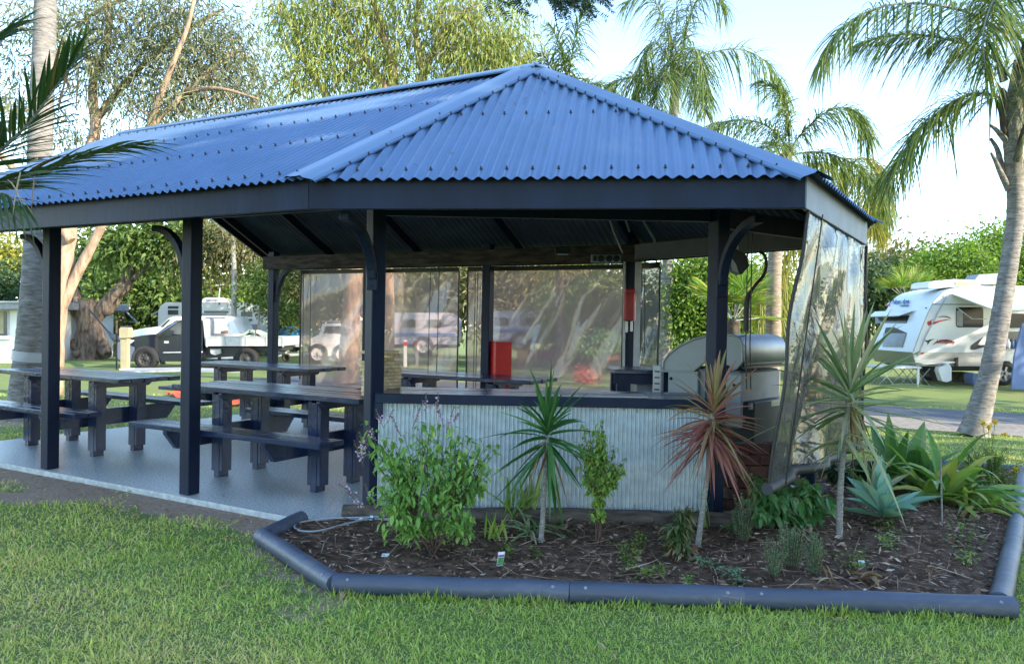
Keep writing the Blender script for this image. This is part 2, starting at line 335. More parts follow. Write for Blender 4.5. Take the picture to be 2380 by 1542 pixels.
def pvc(name, tint, veil, veilw, gl, bs, bstr, refr=.35, ior=1.03):
    m=bpy.data.materials.new(name); m.use_nodes=True; n=m.node_tree.nodes; l=m.node_tree.links
    n.remove(n['Principled BSDF']); out=n['Material Output']
    tc=n.new('ShaderNodeTexCoord'); mp=n.new('ShaderNodeMapping'); mp.inputs['Scale'].default_value=(1,1,1); l.new(tc.outputs['Object'],mp.inputs[0])
    t=n.new('ShaderNodeTexNoise'); t.inputs['Scale'].default_value=bs; t.inputs['Detail'].default_value=4; t.inputs['Distortion'].default_value=1.6; l.new(mp.outputs[0],t.inputs[0])
    b=n.new('ShaderNodeBump'); b.inputs['Strength'].default_value=bstr; b.inputs['Distance'].default_value=.05; l.new(t.outputs[0],b.inputs['Height'])
    tr=n.new('ShaderNodeBsdfTransparent'); tr.inputs[0].default_value=(*tint,1)
    rf=n.new('ShaderNodeBsdfRefraction'); rf.inputs[0].default_value=(*tint,1); rf.inputs['IOR'].default_value=ior; rf.inputs['Roughness'].default_value=.02; l.new(b.outputs[0],rf.inputs['Normal'])
    a=n.new('ShaderNodeMixShader'); a.inputs[0].default_value=refr; l.new(tr.outputs[0],a.inputs[1]); l.new(rf.outputs[0],a.inputs[2])
    tl=n.new('ShaderNodeBsdfTranslucent'); tl.inputs[0].default_value=(*veil,1); df=n.new('ShaderNodeBsdfDiffuse'); df.inputs[0].default_value=(*veil,1)
    v=n.new('ShaderNodeMixShader'); v.inputs[0].default_value=.5; l.new(tl.outputs[0],v.inputs[1]); l.new(df.outputs[0],v.inputs[2])
    c=n.new('ShaderNodeMixShader'); c.inputs[0].default_value=veilw; l.new(a.outputs[0],c.inputs[1]); l.new(v.outputs[0],c.inputs[2])
    g=n.new('ShaderNodeBsdfGlossy'); g.inputs['Roughness'].default_value=.07; g.inputs[0].default_value=(.95,.97,1,1); l.new(b.outputs[0],g.inputs['Normal'])
    fr=n.new('ShaderNodeFresnel'); ge=n.new('ShaderNodeNewGeometry'); mr=n.new('ShaderNodeMapRange'); mr.inputs[3].default_value=1.5; mr.inputs[4].default_value=1/1.5; l.new(ge.outputs['Backfacing'],mr.inputs[0]); l.new(mr.outputs[0],fr.inputs[0]); l.new(b.outputs[0],fr.inputs['Normal'])
    mu=n.new('ShaderNodeMath'); mu.operation='MULTIPLY'; mu.inputs[1].default_value=gl; mu.use_clamp=True; l.new(fr.outputs[0],mu.inputs[0])
    d=n.new('ShaderNodeMixShader'); l.new(mu.outputs[0],d.inputs[0]); l.new(c.outputs[0],d.inputs[1]); l.new(g.outputs[0],d.inputs[2]); l.new(d.outputs[0],out.inputs[0])
    return m
M['pvc']=pvc('clear_blind_plastic',(.74,.62,.58),(.88,.64,.60),.27,.75,2.6,.07,.22,1.03)
M['pvcdark']=pvc('wrinkled_clear_plastic',(.40,.37,.34),(.24,.23,.23),.42,.75,3.0,.40,.4,1.06)
# ---------------------------------------------------------------- ground, road, slab
def in_poly(x,y,poly):
    x=np.asarray(x);y=np.asarray(y);ins=np.zeros(x.shape,bool);j=len(poly)-1
    for i in range(len(poly)):
        xi,yi=poly[i][:2];xj,yj=poly[j][:2]
        c=((yi>y)!=(yj>y))&(x<(xj-xi)*(y-yi)/((yj-yi) if yj!=yi else 1e-9)+xi); ins^=c; j=i
    return ins
def seg_dist(x,y,a,b):
    ax,ay=a[:2];bx,by=b[:2];dx,dy=bx-ax,by-ay
    t=np.clip(((x-ax)*dx+(y-ay)*dy)/(dx*dx+dy*dy),0,1); return np.hypot(x-ax-t*dx,y-ay-t*dy)
SLAB=[W(3.69,3.92),W(8.65,3.95),W(8.42,8.25),W(2.9,8.15),W(.95,6.9),W(1.0,5.55),W(3.52,4.13)]
c0=atz(612,1268,-.04); c1=atz(775,1378,-.04); c2=atz(2318,1428,-.04); c2=np.array([2.40,3.80,-.04]); c3=np.array([4.9,7.5,-.04])
c4=np.array([4.1,7.75,-.04]); cb=atz(700,1222,-.04)
BED=[c0,c1,c2,c3,c4,W(2.6,8.1),W(.95,6.9),W(1.0,5.5),W(3.5,4.2),cb]
def dirtv(x,y):
    d=seg_dist(x,y,SLAB[0],W(8.6,3.95)); v=np.exp(-(d/.48)**2)*.82
    v=np.maximum(v,np.exp(-(seg_dist(x,y,c0,c1)/.30)**2)*.55)
    v=np.maximum(v,np.exp(-(np.hypot((x+3.5)*.55,(y-5.95))/.36)**2)*.85)
    v=np.maximum(v,np.exp(-(np.hypot(x+.9,y-3.75)/.3)**2)*.5)
    v=np.maximum(v,np.exp(-(np.hypot(x+6.3,y-10)/.7)**2)*.6)
    return v
def build_ground():
    def axis(lo,hi,dense):
        a=[0.]; s=.12
        while a[-1]<hi: a.append(a[-1]+(s if a[-1]<dense else s*(1+(a[-1]-dense)*.35)))
        b=[0.]
        while b[-1]<lo: b.append(b[-1]+(s if b[-1]<dense else s*(1+(b[-1]-dense)*.35)))
        return np.array([-q for q in b[:0:-1]]+a)
    xs=axis(400,400,8); ys=axis(300,700,11)
    X,Y=np.meshgrid(xs,ys); Z=TZ(X,Y)
    n,m=X.shape; V=np.stack([X,Y,Z],-1).reshape(-1,3)
    i=np.arange(n-1)[:,None]*m+np.arange(m-1)[None]; i=i.ravel()
    b=MB(); b.add(V,np.stack([i,i+1,i+1+m,i+m],1),smooth=True)
    o=b.build('ground',M['lawn']); tag(o,kind='structure')
    a=o.data.attributes.new('dirt','FLOAT','POINT'); a.data.foreach_set('value',dirtv(V[:,0],V[:,1]).astype(np.float32))
build_ground()
def sheet(name,poly,z,m,th=0):
    b=MB(); V=[np.array([p[0],p[1],z]) for p in poly]; n=len(V)
    b.addn(V,[list(range(n))])
    if th:
        V2=[v-UP*th for v in V]; 
        for i in range(n): b.add([V[i],V[(i+1)%n],V2[(i+1)%n],V2[i]],[[3,2,1,0]],1)
    return tag(b.build(name,m),kind='structure')
sheet('concrete_slab',SLAB,0,[M['slab'],M['slabedge']],.10)
def strip_road(name, L, Rr, m, dz):
    b=MB(); n=len(L); V=[]
    for a,c in zip(L,Rr):
        for t in np.linspace(0,1,5):
            p=np.array(a)*(1-t)+np.array(c)*t; V.append([p[0],p[1],float(TZ(p[0],p[1]))+dz])
    k=[[i*5+j,i*5+j+1,i*5+j+6,i*5+j+5] for i in range(n-1) for j in range(4)]
    b.add(V,k); return tag(b.build(name,m),kind='structure')
def line(p,q,n=30): return [np.array(p)+(np.array(q)-np.array(p))*t for t in np.linspace(0,1,n)]
rp=gnd(2060,944); rq=gnd(2379,962); dr=nz((rq-rp)[:2]); 
def rl(px,py,a,b_):
    p=gnd(px,py)[:2]; return line(p+dr*a,p+dr*b_,60)
# park road passes behind the shelter on the right and away to the left
E1=rl(2200,952,-14,14); E2=rl(2200,976,-14,14); E3=rl(2200,1003,-14,14)
strip_road('road',E1,E2,M['asphalt'],.012)
strip_road('road_shoulder',E2,E3,M['gravel'],.008)
# ---------------------------------------------------------------- pavilion
ZE,ZR=2.185,3.40
L_,R_,R2_,L2_=W(3.42,3.58,ZE),W(.70,4.60,ZE),W(.58,6.85,ZE),W(2.9,8.05,ZE)
G1,G2=W(9.0,3.58,ZE),W(8.2,8.05,ZE); K1,K2=W(3.0,5.70,ZR),W(8.3,5.76,ZR)
pav=thing('pavilion',W(5.5,5.8,0),'open-sided dark blue shelter with a corrugated steel hip roof on square posts','pavilion')
def roof_face(name, E0, E1, top, rows, lam=.076, amp=.0105, edge=True):
    """corrugated sheet from eave E0-E1 up to the boundary polyline top (points)"""
    u=nz(E1-E0); ln=np.linalg.norm(E1-E0); nrm=nz(np.cross(u,top[0]-E0)); 
    if nrm[2]<0: nrm=-nrm
    v=nz(np.cross(nrm,u)); 
    if v[2]<0: v=-v
    bd=[(0,0)]+[(np.dot(p-E0,u),np.dot(p-E0,v)) for p in top]+[(ln,0)]
    bu=[q[0] for q in bd]; bv=[q[1] for q in bd]
    lo,hi=min(bu),max(bu)
    us=np.arange(max(lo,-.0),hi+1e-6,lam/8); vt=np.interp(us,bu,bv); vlow=np.full(len(us),-.055)
    if hi>ln+.01:
        ku,kv=bd[-2]; m_=us>ln; vt=np.where(us>bd[1][0],np.interp(us,[bd[1][0],ku],[bd[1][1],kv]),vt); vlow=np.where(m_,(us-ln)/(ku-ln)*kv,vlow)
    hgt=amp*np.cos(us/lam*2*np.pi)+amp+.004
    v0=vlow; P0=E0+us[:,None]*u+v0[:,None]*v+hgt[:,None]*nrm; P1=E0+us[:,None]*u+vt[:,None]*v+hgt[:,None]*nrm
    b=MB(); n=len(us); V=np.vstack([P0,P1]); k=np.arange(n-1)
    b.add(V,np.stack([k,k+1,k+1+n,k+n],1),0,smooth=True)
    b.add(V-nrm*.0015,np.stack([k,k+n,k+1+n,k+1],1),1,smooth=True)
    def screw(uu,vv):
        if vv>=np.interp(uu,bu,bv)+.002: return
        c=E0+u*uu+v*vv+nrm*(2*amp+.004)
        b.lathe([(.0001,.020),(.0055,.019),(.0065,.008),(.009,.006),(.0105,0)],c,nrm,8,2)
    for vv,step in rows:
        for q in np.arange(0,hi,lam*step):
            if q>lo: screw(round(q/lam)*lam,vv)
    if edge:
        for q in np.arange(lam,min(hi,ln),lam):
            t=np.interp(q,bu,bv); 
            sl_v=(np.interp(q+.01,bu,bv)-np.interp(q-.01,bu,bv))/.02; tt=t-.132*math.hypot(1,sl_v)
            if tt>.03: screw(q,tt)
    b.build(name,[M['roof'],M['under'],M['screw']],pav)
    return u,v,nrm
roof_face('roof_face',L_,R_,[K1],[(.05,2),(1.02,2),(1.82,2)])
roof_face('roof_face',G1,L_,[K2,K1],[(.05,2),(.85,2),(1.6,2),(2.27,2)],edge=False)
roof_face('roof_face',R_,R2_,[K1],[(.05,2),(1.2,2)])
roof_face('roof_face',R2_,L2_,[K1],[(.05,2),(1.2,2)])
roof_face('roof_face',L2_,G2,[K1,K2],[(.05,3)],edge=False)
def hipcap(name,a,b_,pl1,pl2,wd=.135,lift=.032):
    """folded capping from a to b_, wings in the planes with interior points pl1, pl2"""
    d=nz(b_-a); a=a-d*.06; B=MB(); n=2
    def wing(pl):
        q=pl-a; q=q-d*np.dot(q,d); return nz(q)
    w1,w2=wing(pl1),wing(pl2); n1=nz(np.cross(w1,d)); n1=n1 if n1[2]>0 else -n1; n2=nz(np.cross(w2,d)); n2=n2 if n2[2]>0 else -n2
    def sec(p): return [p+w1*wd+n1*(lift-.012),p+w1*wd+n1*lift,p+w1*(wd-.025)+n1*(lift+.006),p+w1*.03+n1*(lift+.004),p+UP*(lift+.008),p+w2*.03+n2*(lift+.004),p+w2*(wd-.025)+n2*(lift+.006),p+w2*wd+n2*lift,p+w2*wd+n2*(lift-.012)]
    V=sec(a)+sec(b_); k=np.arange(8); B.add(V,np.stack([k,k+1,k+10,k+9],1),0)
    return B.build(name,M['cap'],pav)
hipcap('hip_cap',L_,K1,R_,G1); hipcap('hip_cap',R_,K1,L_,R2_); hipcap('hip_cap',R2_,K1,R_,L2_); hipcap('hip_cap',L2_,K1,R2_,G2)
hipcap('ridge_cap',K1+nz(K1-K2)*-.0,K2,L_,L2_,.10)
def fascia(a,b_,m,z0=2.0,z1=2.186,inset=.03,name='fascia',t=.035):
    a=a.copy();b_=b_.copy(); cen=W(5,5.8); d=nz((b_-a)*[1,1,0]); nn=np.array([-d[1],d[0],0]); 
    if np.dot(cen-a,nn)<0: nn=-nn
    a=a+nn*inset;b_=b_+nn*inset;a[2]=b_[2]=0
    B=MB(); B.box((a+b_)/2+UP*(z0+z1)/2,(np.linalg.norm(b_-a),t,z1-z0),d); return B.build(name,m,pav,bevel=.003)
def shrink(p,q,e=.012):   # tiny gaps so that neighbouring boards do not share a plane
    d=nz(q-p); return p+d*e,q-d*e
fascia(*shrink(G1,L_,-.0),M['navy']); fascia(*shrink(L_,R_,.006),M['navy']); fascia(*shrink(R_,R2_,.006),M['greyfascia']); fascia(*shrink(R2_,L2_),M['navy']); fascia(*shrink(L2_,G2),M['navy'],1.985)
# barge boards of the open gable at the far end
for e,k in ((G1,K2),(G2,K2)):
    B=MB(); B.bar(e+W(.03,0)-UP*.085,k+W(.03,0)-UP*.085,.03,.17); B.build('barge_board',M['navy'],pav)
# posts
POSTS={'p0':(W(8.52,4.02),0),'p1':(W(6.76,4.02),0),'p2':(W(4.98,4.02),0),'p3':(np.array([-.955,5.50,0]),math.radians(38)),'p4':(np.array([1.425,5.50,0]),math.radians(45-15)),
       'p5':(W(2.89,7.75),0),'p6':(W(4.62,7.75),0),'p6b':(W(6.35,7.75),0),'p7':(W(7.98,7.75),0),'p8':(W(.98,6.75),0)}
def zroof(p):
    n=p@NV; al=p@AV
    z=ZR-abs(n-5.72)*(ZR-ZE)/2.13
    if al<3.0: z=min(z, ZR-(3.0-al)*(ZR-ZE)/2.35)
    return z
for k,(p,rot) in POSTS.items():
    ax=AV if rot==0 else np.array([math.cos(rot),math.sin(rot),0]); top=min(zroof(p)-.03,2.25)
    B=MB(); B.box(p+UP*(top/2+.001),(.104,.104,top-.002),ax)
    po=B.build('post',M['navy'],pav,bevel=.006,bseg=2)
    bd={'p0':AV,'p1':AV,'p2':AV,'p3':nz(np.array([-.17,-.98,0])),'p4':nz(np.array([.16,-.98,0])),'p7':-AV}.get(k)
    if bd is not None:
        r=.36 if k in('p0','p1','p2','p7') else .52; Q=[]
        s0=p+bd*.055
        for t in np.linspace(0,1,11):
            a=t*math.pi/2; Q.append(s0+bd*r*(1-math.cos(a))+bd*.02+UP*(1.62+(.39 if k!='p3' else .36)*math.sin(a)))
        B=MB(); side=nz(np.cross(bd,UP)); T=nz(np.gradient(np.array(Q),axis=0)); V=[]
        for q,tt in zip(Q,T):
            nn=np.cross(side,tt); V+=[q+side*.03+nn*.025,q-side*.03+nn*.025,q-side*.03-nn*.025,q+side*.03-nn*.025]
        f=[]
        for i in range(10):
            for j in range(4): f.append([i*4+j,i*4+(j+1)%4,i*4+4+(j+1)%4,i*4+4+j])
        f+= [[3,2,1,0],[40,41,42,43]]; B.add(V,f)
        B.box(p+bd*.066+UP*1.60,(.02,.075,.12),bd); B.tube([p+bd*.077+UP*1.57,p+bd*.084+UP*1.57],.008,8)
        B.build('bracket',M['navy'],po,bevel=.004)
# beams on the post lines, rafters, purlins
def beam(a,b_,w,h,m,nm='beam'):
    B=MB(); B.bar(a,b_,w,h); return B.build(nm,m,pav,bevel=.003)
beam(W(3.3,4.02,2.12),W(8.9,4.02,2.12),.05,.12,M['navy']); beam(W(8.1,7.69,2.06),W(2.75,7.69,2.06),.045,.17,M['timber'])
beam(W(2.85,7.70,2.07),W(.95,6.78,2.07),.045,.16,M['dark']); beam(W(.95,6.7,2.1),np.array([1.43,5.56,2.1]),.045,.14,M['dark']); beam(np.array([1.36,5.50,2.12]),np.array([-.9,5.50,2.12]),.05,.12,M['navy'])
def rafter(a,b_,h=.10,w=.045,nm='rafter',m='navy'):
    dz=-.055-h/2; return beam(a+UP*dz,b_+UP*dz,w,h,M[m],nm)
for c,k in ((L_,K1),(R_,K1),(R2_,K1),(L2_,K1)): rafter(c+nz(k-c)*.08,k,.13)
for al in (4.3,5.7,7.1,8.5): rafter(W(al,3.66,ZE+.03),W(al,5.70,ZR-.02))
for al in (4.3,5.7,7.1,8.1): rafter(W(al,7.97,ZE+.03),W(al,5.76,ZR-.02))
beam(W(3.0,5.73,3.27),W(8.3,5.73,3.27),.05,.17,M['navy'],'ridge_beam')
for n in (4.35,5.1): 
    z=ZR-abs(n-5.72)*.572; beam(W(3.2,n,z-.035),W(8.8,n,z-.035),.07,.045,M['timber'],'purlin')
for n in (6.3,7.05): 
    z=ZR-abs(n-5.72)*.54; beam(W(3.0,n,z-.04),W(8.2,n,z-.04),.07,.045,M['timber'],'purlin')
for t in (.35,.68):
    for c,d in ((L_,R_),(R_,R2_),(R2_,L2_)):
        a=c+(K1-c)*t; e=d+(K1-d)*t; s=nz(e-a)*.05; beam(a+s-UP*.04,e-s-UP*.04,.07,.045,M['timber'],'purlin')
# conduit, socket strip, flood light under the roof (fixed to the shelter)
def aN(px,n):
    r=ray(px,750); t=n/(r@NV); p=r*t; return float(p@AV)
B=MB(); pp=POSTS['p5'][0]
for dx,pts in ((-.11,[(-.28,.0,2.55),(-.20,.0,2.30),(-.08,-.03,2.02),(-.075,-.06,.9)]),(.1,[(-.1,-.35,2.62),(.0,-.3,2.45),(.20,-.15,2.2),(.22,-.1,2.08),(.10,-.06,2.04)])):
    Q=[pp+np.array([a,b_,c]) for a,b_,c in pts]; B.tube(Q,.014,8)
B.tube([pp+np.array([-.24,-.35,2.62]),pp+np.array([-.12,-.2,2.42]),pp+np.array([-.05,-.1,2.28])],.014,8)
B.build('conduit',M['lgrey'],pav)
def plate(px0,py0,px1,py1,Y,m,name,th=.03,holes=None,parent=None):
    a=aty(px0,py0,Y); c=aty(px1,py1,Y); cx=(a+c)/2; B=MB(); B.box(cx,(abs(c[0]-a[0]),th,abs(a[2]-c[2])),(1,0,0)); o=B.build(name,m,parent,bevel=.003); return o,cx
# ---------------------------------------------------------------- things under the shelter
sk=thing('socket_strip',aty(1409,600,8.05),'grey strip of round power sockets on the beam left of the post','sockets')
plate(1374,591,1443,611,8.05,M['lgrey'],'plate',.035,parent=sk)
for px in (1397,1416,1433):
    B=MB(); c=aty(px,601,8.02); B.lathe([(.0001,-.018),(.030,-.018),(.034,0)],c,(0,1,0),16); B.build('socket',M['dark'],sk)
B=MB(); c=aty(1383,600,8.02); B.box(c,(.03,.02,.05)); B.build('switch',M['dark'],sk)
fl=thing('downlight',aty(1308,582,8.0),'small square lamp under the dark rafters','lamp')
B=MB(); c=aty(1308,583,8.0); B.box(c,(.16,.05,.06)); B.build('housing',M['dark'],fl,bevel=.005); B=MB(); B.box(c-UP*.034,(.11,.04,.008)); B.build('lens',M['lgrey'],fl)
# clear blinds
def blind(label, a, b_, z0, z1, m, nu=60, nv=60, fold=.012, cords=(), group='clear roll-down blinds on the far side', seed=1, rolltube=None, header=.05, skew=0, waves=None):
    a=xyz(a);b_=xyz(b_); d=b_-a; ln=np.linalg.norm(d); ax=nz(d); nn=nz(np.cross(ax,UP)); rs=np.random.default_rng(seed)
    t=thing('clear_blind',(a+b_)/2*[1,1,0]+UP*z1,label,'blind',group)
    U,Vv=np.meshgrid(np.linspace(0,1,nu),np.linspace(0,1,nv)); off=np.zeros_like(U)
    for k in range(14):
        fx,fy,ph=rs.uniform(1,7),rs.uniform(.5,7),rs.uniform(0,6.28); off+=np.sin(U*fx*ln*2+Vv*fy*2+ph)*fold/(1+.25*k)
    if waves is not None: off+=waves(U,Vv)*(.15+.85*np.sin(np.pi*np.clip(U,0,1))**.6)
    off*=np.minimum(1,Vv*6)*(.3+.7*np.sin(np.pi*U)**.5)
    zb=z0 if np.isscalar(z0) else z0[0]+(z0[1]-z0[0])*U
    zt=z1 if np.isscalar(z1) else z1[0]+(z1[1]-z1[0])*U
    P=a[None,None]+d*U[...,None]+np.array([-skew,0,0])*(Vv*(1-U))[...,None]+nn*off[...,None]; P[...,2]=zt+(zb-zt)*Vv
    i=(np.arange(nv-1)[:,None]*nu+np.arange(nu-1)[None]).ravel(); B=MB(); B.add(P.reshape(-1,3),np.stack([i,i+1,i+1+nu,i+nu],1),smooth=True)
    B.build('clear_sheet',m,t)
    if header:
        B=MB(); za=z1 if np.isscalar(z1) else z1[0]; zc=z1 if np.isscalar(z1) else z1[1]
        B.bar(a*[1,1,0]+UP*(za+header/2-.01),b_*[1,1,0]+UP*(zc+header/2-.01),.03,header); B.build('header_roll',M['black'],t)
    for e in (0,-1):
        B=MB(); Q=P[:,e,:]+nn*.006; B.tube(Q[::4],.011,6); B.build('edge_binding',M['black'],t)
    if rolltube:
        B=MB(); Q=P[-1,::6,:]; B.tube(Q,rolltube,12); B.build('bottom_roll',M['dark'],t)
    for cu in cords:
        B=MB(); k=int(cu*(nu-1)); Q=P[::3,k,:].copy()-nn*np.sign(np.dot(nn,P[0,0]))*.03; 
        Q=np.array([P[0,k]*(1-s)+P[-1,k]*s for s in np.linspace(0,1,8)])-nn*np.sign(np.dot(nn,P[0,0]))*.05
        B.tube(Q,.0045,5); B.build('cord',M['black'],t)
    return t
NA=7.93
blind('wide clear blind behind the far left picnic table',W(aN(699,NA),NA),W(aN(1066,NA),NA),.43,1.93,M['pvc'],cords=(.05,.10,.86,.90),seed=2)
blind('clear blind with the red cabinet and dark post before it',W(aN(1086,NA),NA),W(aN(1448,NA),NA),.43,1.93,M['pvc'],cords=(.07,.10),seed=5)
pa=W(2.75,7.90);pb=W(.62,6.90); 
def onB(px):
    r=ray(px,750)[:2]; d=(pb-pa)[:2]; Amat=np.array([[r[0],-d[0]],[r[1],-d[1]]]); t=np.linalg.solve(Amat,pa[:2]); return pa+(pb-pa)*t[1]
blind('narrow clear blind just right of the post with the extinguisher',onB(1489),onB(1533),.40,1.93,M['pvcdark'],nu=30,cords=(.35,),seed=7,fold=.02,header=.06)
def wv(U,V): return .045*np.sin(U*11+V*1.5)*np.minimum(1,V*1.2)*(.35+.65*V)+.035*np.sin(U*3.2*(1+V)-V*5)+.03*np.sin((U*1.3+V)*9)*V
ra=R_+(R2_-R_)*.055;rb=R_+(R2_-R_)*1.03; nr=nz(W(1,.05))*.03
blind('large wrinkled clear blind on the right end with a sagging rolled bottom',ra+nr,rb+nr,(.42,.40),2.0,M['pvcdark'],nu=110,nv=120,fold=.020,cords=(.09,.88),group='clear blinds on the right end',seed=9,rolltube=.034,header=0,skew=.20,waves=wv)
# picnic tables
def make_table():
    t=thing('picnic_table',(0,0,0),'x','picnic table','dark blue timber picnic tables')
    def part(nm,b,bev=.005): return b.build(nm,M['navytable'],t,local=True,bevel=bev,bseg=2)
    B=MB()
    for k in range(5): B.box((rng.normal()*.004,-.264+k*.132,.73+rng.normal()*.0012),(2.04+rng.normal()*.006,.122,.040))
    part('tabletop',B)
    for s in (-1,1):
        B=MB()
        for k in range(2): B.box((0,s*(.733-.064-k*.133),.453+rng.normal()*.001),(2.03,.124,.040))
        part('bench_seat',B)
    for u in (-.533,.533):
        for s in (-1,1):
            B=MB(); y=s*.21
            B.box((u,y,.345),(.060,.105,.69)); B.box((u-.048,y,.375),(.034,.10,.65)); B.box((u+.048,y,.375),(.034,.10,.65))
            part('leg',B,.004)
        B=MB(); B.prism([(-.31,.708),(.31,.708),(.31,.690),(.26,.645),(-.26,.645),(-.31,.690)],(u+.085,0,0),(0,1,0),(0,0,1),.038); 
        part('top_bearer',B,.003)
        B=MB(); B.prism([(-.70,.430),(.70,.430),(.70,.400),(.60,.275),(-.60,.275),(-.70,.400)],(u-.085,0,0),(0,1,0),(0,0,1),.042)
        part('bench_bearer',B,.003)
    return t
tb=make_table()
TT=[((-4.265,7.891),.51,'picnic table at the left end, partly out of the picture'),((-1.851,6.546),.50,'picnic table nearest the camera between the middle and right front posts'),
    ((-3.05,9.75),.50,'picnic table at the far edge, its top against the left clear blind'),((-.56,8.62),.475,'picnic table behind the corrugated counter')]
for i,((x,y),th,lb) in enumerate(TT):
    o=tb if i==0 else copy_tree(tb); o.location=(x,y,0); o.rotation_euler=(0,0,-th); o['label']='dark blue timber '+lb
# counter
zt=.83
ca=atz(862,917,zt); cbk=atz(1640,929,zt); ca=np.array([-.925,5.47,0]); cc=np.array([1.37,5.44,0])
cnt=thing('servery_counter',(ca+cc)/2,'long counter clad in small-wave corrugated zinc with a dark blue slatted top','counter')
u=nz(cc-ca); nb=np.array([-u[1],u[0],0])
us=np.arange(0,np.linalg.norm(cc-ca),.029/8); wv_=np.cos(us/.029*2*np.pi)*.0085
P0=ca+us[:,None]*u+nb*wv_[:,None]+UP*.045; P1=P0+UP*(.765-.045); k=np.arange(len(us)-1); n=len(us)
B=MB(); B.add(np.vstack([P0,P1]),np.stack([k,k+1,k+1+n,k+n],1),smooth=True)
for q in np.arange(.1,2.25,.154):
    for z in (.74,.09): B.lathe([(.0001,.006),(.006,.005),(.008,0)],ca+u*q+UP*z-nb*.004,-nb,8,1)
B.build('zinc_cladding',[M['zinc'],M['lgrey']],cnt)
B=MB(); B.box((ca+cc)/2+nb*.03+UP*.38,(np.linalg.norm(cc-ca)-.02,.03,.72),u); B.build('frame',M['dark'],cnt)
B=MB(); B.box((ca+cc)/2-nb*.022+UP*.797,(np.linalg.norm(cc-ca)+.02,.035,.066),u); B.box(ca+u*.015-nb*.022+UP*.71,(.055,.033,.11),u); B.build('front_trim',M['navy'],cnt,bevel=.003)
B=MB()
for j in range(5):
    B.box((ca+cc)/2+nb*(.05+j*.118)+UP*(.812+rng.normal()*.0008),(np.linalg.norm(cc-ca)-.01,.109,.030),u)
B.build('counter_top',M['navytable'],cnt,bevel=.004,bseg=2)
cbd=thing('chopping_board',atz(1360,912,.83),'thin grey board lying on the counter top','board')
B=MB(); B.box((ca+cc)/2+u*.42+nb*.13+UP*.834,(.62,.20,.012),u); B.build('board',M['board'],cbd,bevel=.002)
sl_=thing('timber_sleeper',(-.95,5.37,0),'weathered round-edged sleeper along the foot of the corrugated counter','sleeper')
B=MB(); Q=[np.array([x,5.375+.004*math.sin(x*5),.012+.004*math.sin(x*3)]) for x in np.linspace(-1.13,1.84,24)]; B.tube(Q,[.060+.003*math.sin(i*1.7) for i in range(24)],14)
B.build('log',M['sleeper'],sl_)
sl2=thing('timber_sleeper',(2.1,5.9,0),'dark end sleeper turning back from the right end of the long one','sleeper'); B=MB(); Q=[np.array([1.88,5.36,.012])*(1-t)+np.array([2.56,6.45,.012])*t for t in np.linspace(0,1,9)]; B.tube(Q,[.058+.003*math.sin(i*1.7) for i in range(9)],14); B.build('log',M['sleeper'],sl2)
# tower of wooden blocks on the table by the post
tw=thing('block_tower',np.array([-.99,5.98,.75]),'stacked tower of pale wooden game blocks beside the post','game')
for lv in range(13):
    for j in range(3):
        if lv>9 and rng.random()<.3: continue
        B=MB(); c=np.array([-.985,5.97,.765+lv*.0262+.012]); ax=AV if lv%2 else NV; ay=NV if lv%2 else AV
        B.box(c+ay*(j-1)*.072+rng.normal(size=3)*[.006,.006,0],(.215,.068,.024),ax); B.build('block',M['wood'],tw,bevel=.003)
# red cabinet
rc=thing('red_cabinet',aty(1161,900,8.9),'tall red metal cabinet standing behind the picnic table','cabinet')
rx=(aty(1161,830,9.0)); z0=0
B=MB(); B.box(np.array([rx[0],9.02,.56]),(.21,.20,1.10),nz((.87,.5,0))); B.build('body',M['red'],rc,bevel=.006)
rc2=thing('red_box',aty(1164,901,8.6),'small bright red box under the table behind the counter','box')
B=MB(); c=aty(1164,905,8.3); B.box(c,(.14,.16,.10),nz((.95,.2,0))); B.prism([(-.07,0),(.07,0),(.05,.02),(-.05,.02)],c+UP*.05,(1,0,0),(0,0,1),.16); B.build('body',M['red'],rc2,bevel=.004)
# fire extinguisher cover on post 5
fe=thing('fire_extinguisher',aty(1463,700,8.05),'red covered fire extinguisher hung on the dark post, white straps below','extinguisher')
def pbox(par,nm,m,px0,py0,px1,py1,Y,d,bev=.004):
    a=aty(px0,py0,Y);c=aty(px1,py1,Y); B=MB(); B.box(((a+c)/2),(abs(c[0]-a[0]),d,abs(a[2]-c[2]))); return B.build(nm,m,par,bevel=bev)
pbox(fe,'cover',M['redpl'],1451,671,1474,745,8.02,.10,.015); pbox(fe,'hood',M['redpl'],1451,671,1476,683,8.00,.13,.01)
pbox(fe,'side_panel',M['white'],1470,688,1476,746,8.03,.05); pbox(fe,'tag',M['yellow'],1474,688,1478,699,8.0,.03)
pbox(fe,'strap',M['white'],1454,746,1459,772,8.03,.02); pbox(fe,'strap',M['white'],1465,746,1470,770,8.03,.02)
dp=thing('downpipe',aty(1479,900,8.1),'pale narrow pipe running down the right side of the post','pipe')
pbox(dp,'pipe',M['lgrey'],1476,608,1484,905,8.12,.05)
# barbecue side bench
sb=thing('side_bench',np.array([1.0,6.95,0]),'small dark side bench to the left of the barbecue','bench')
a=aty(1418,857,7.0)[0]; c=aty(1560,857,7.0)[0]
B=MB(); B.box(((a+c)/2,7.05,.93),(c-a,.55,.035)); B.build('top',M['navytable'],sb,bevel=.004)
B=MB(); B.box(((a+c)/2,6.84,.865),(c-a-.03,.03,.09)); B.build('rail',M['navy'],sb)
for xx in (a+.08,c-.08):
    for yy in (6.85,7.25):
        B=MB(); B.box((xx,yy,.455),(.08,.08,.91)); B.build('leg',M['navy'],sb)
B=MB(); B.box(((a+c)/2+.08,7.1,.72),(.26,.3,.22)); B.build('tray',M['grey'],sb,bevel=.01)
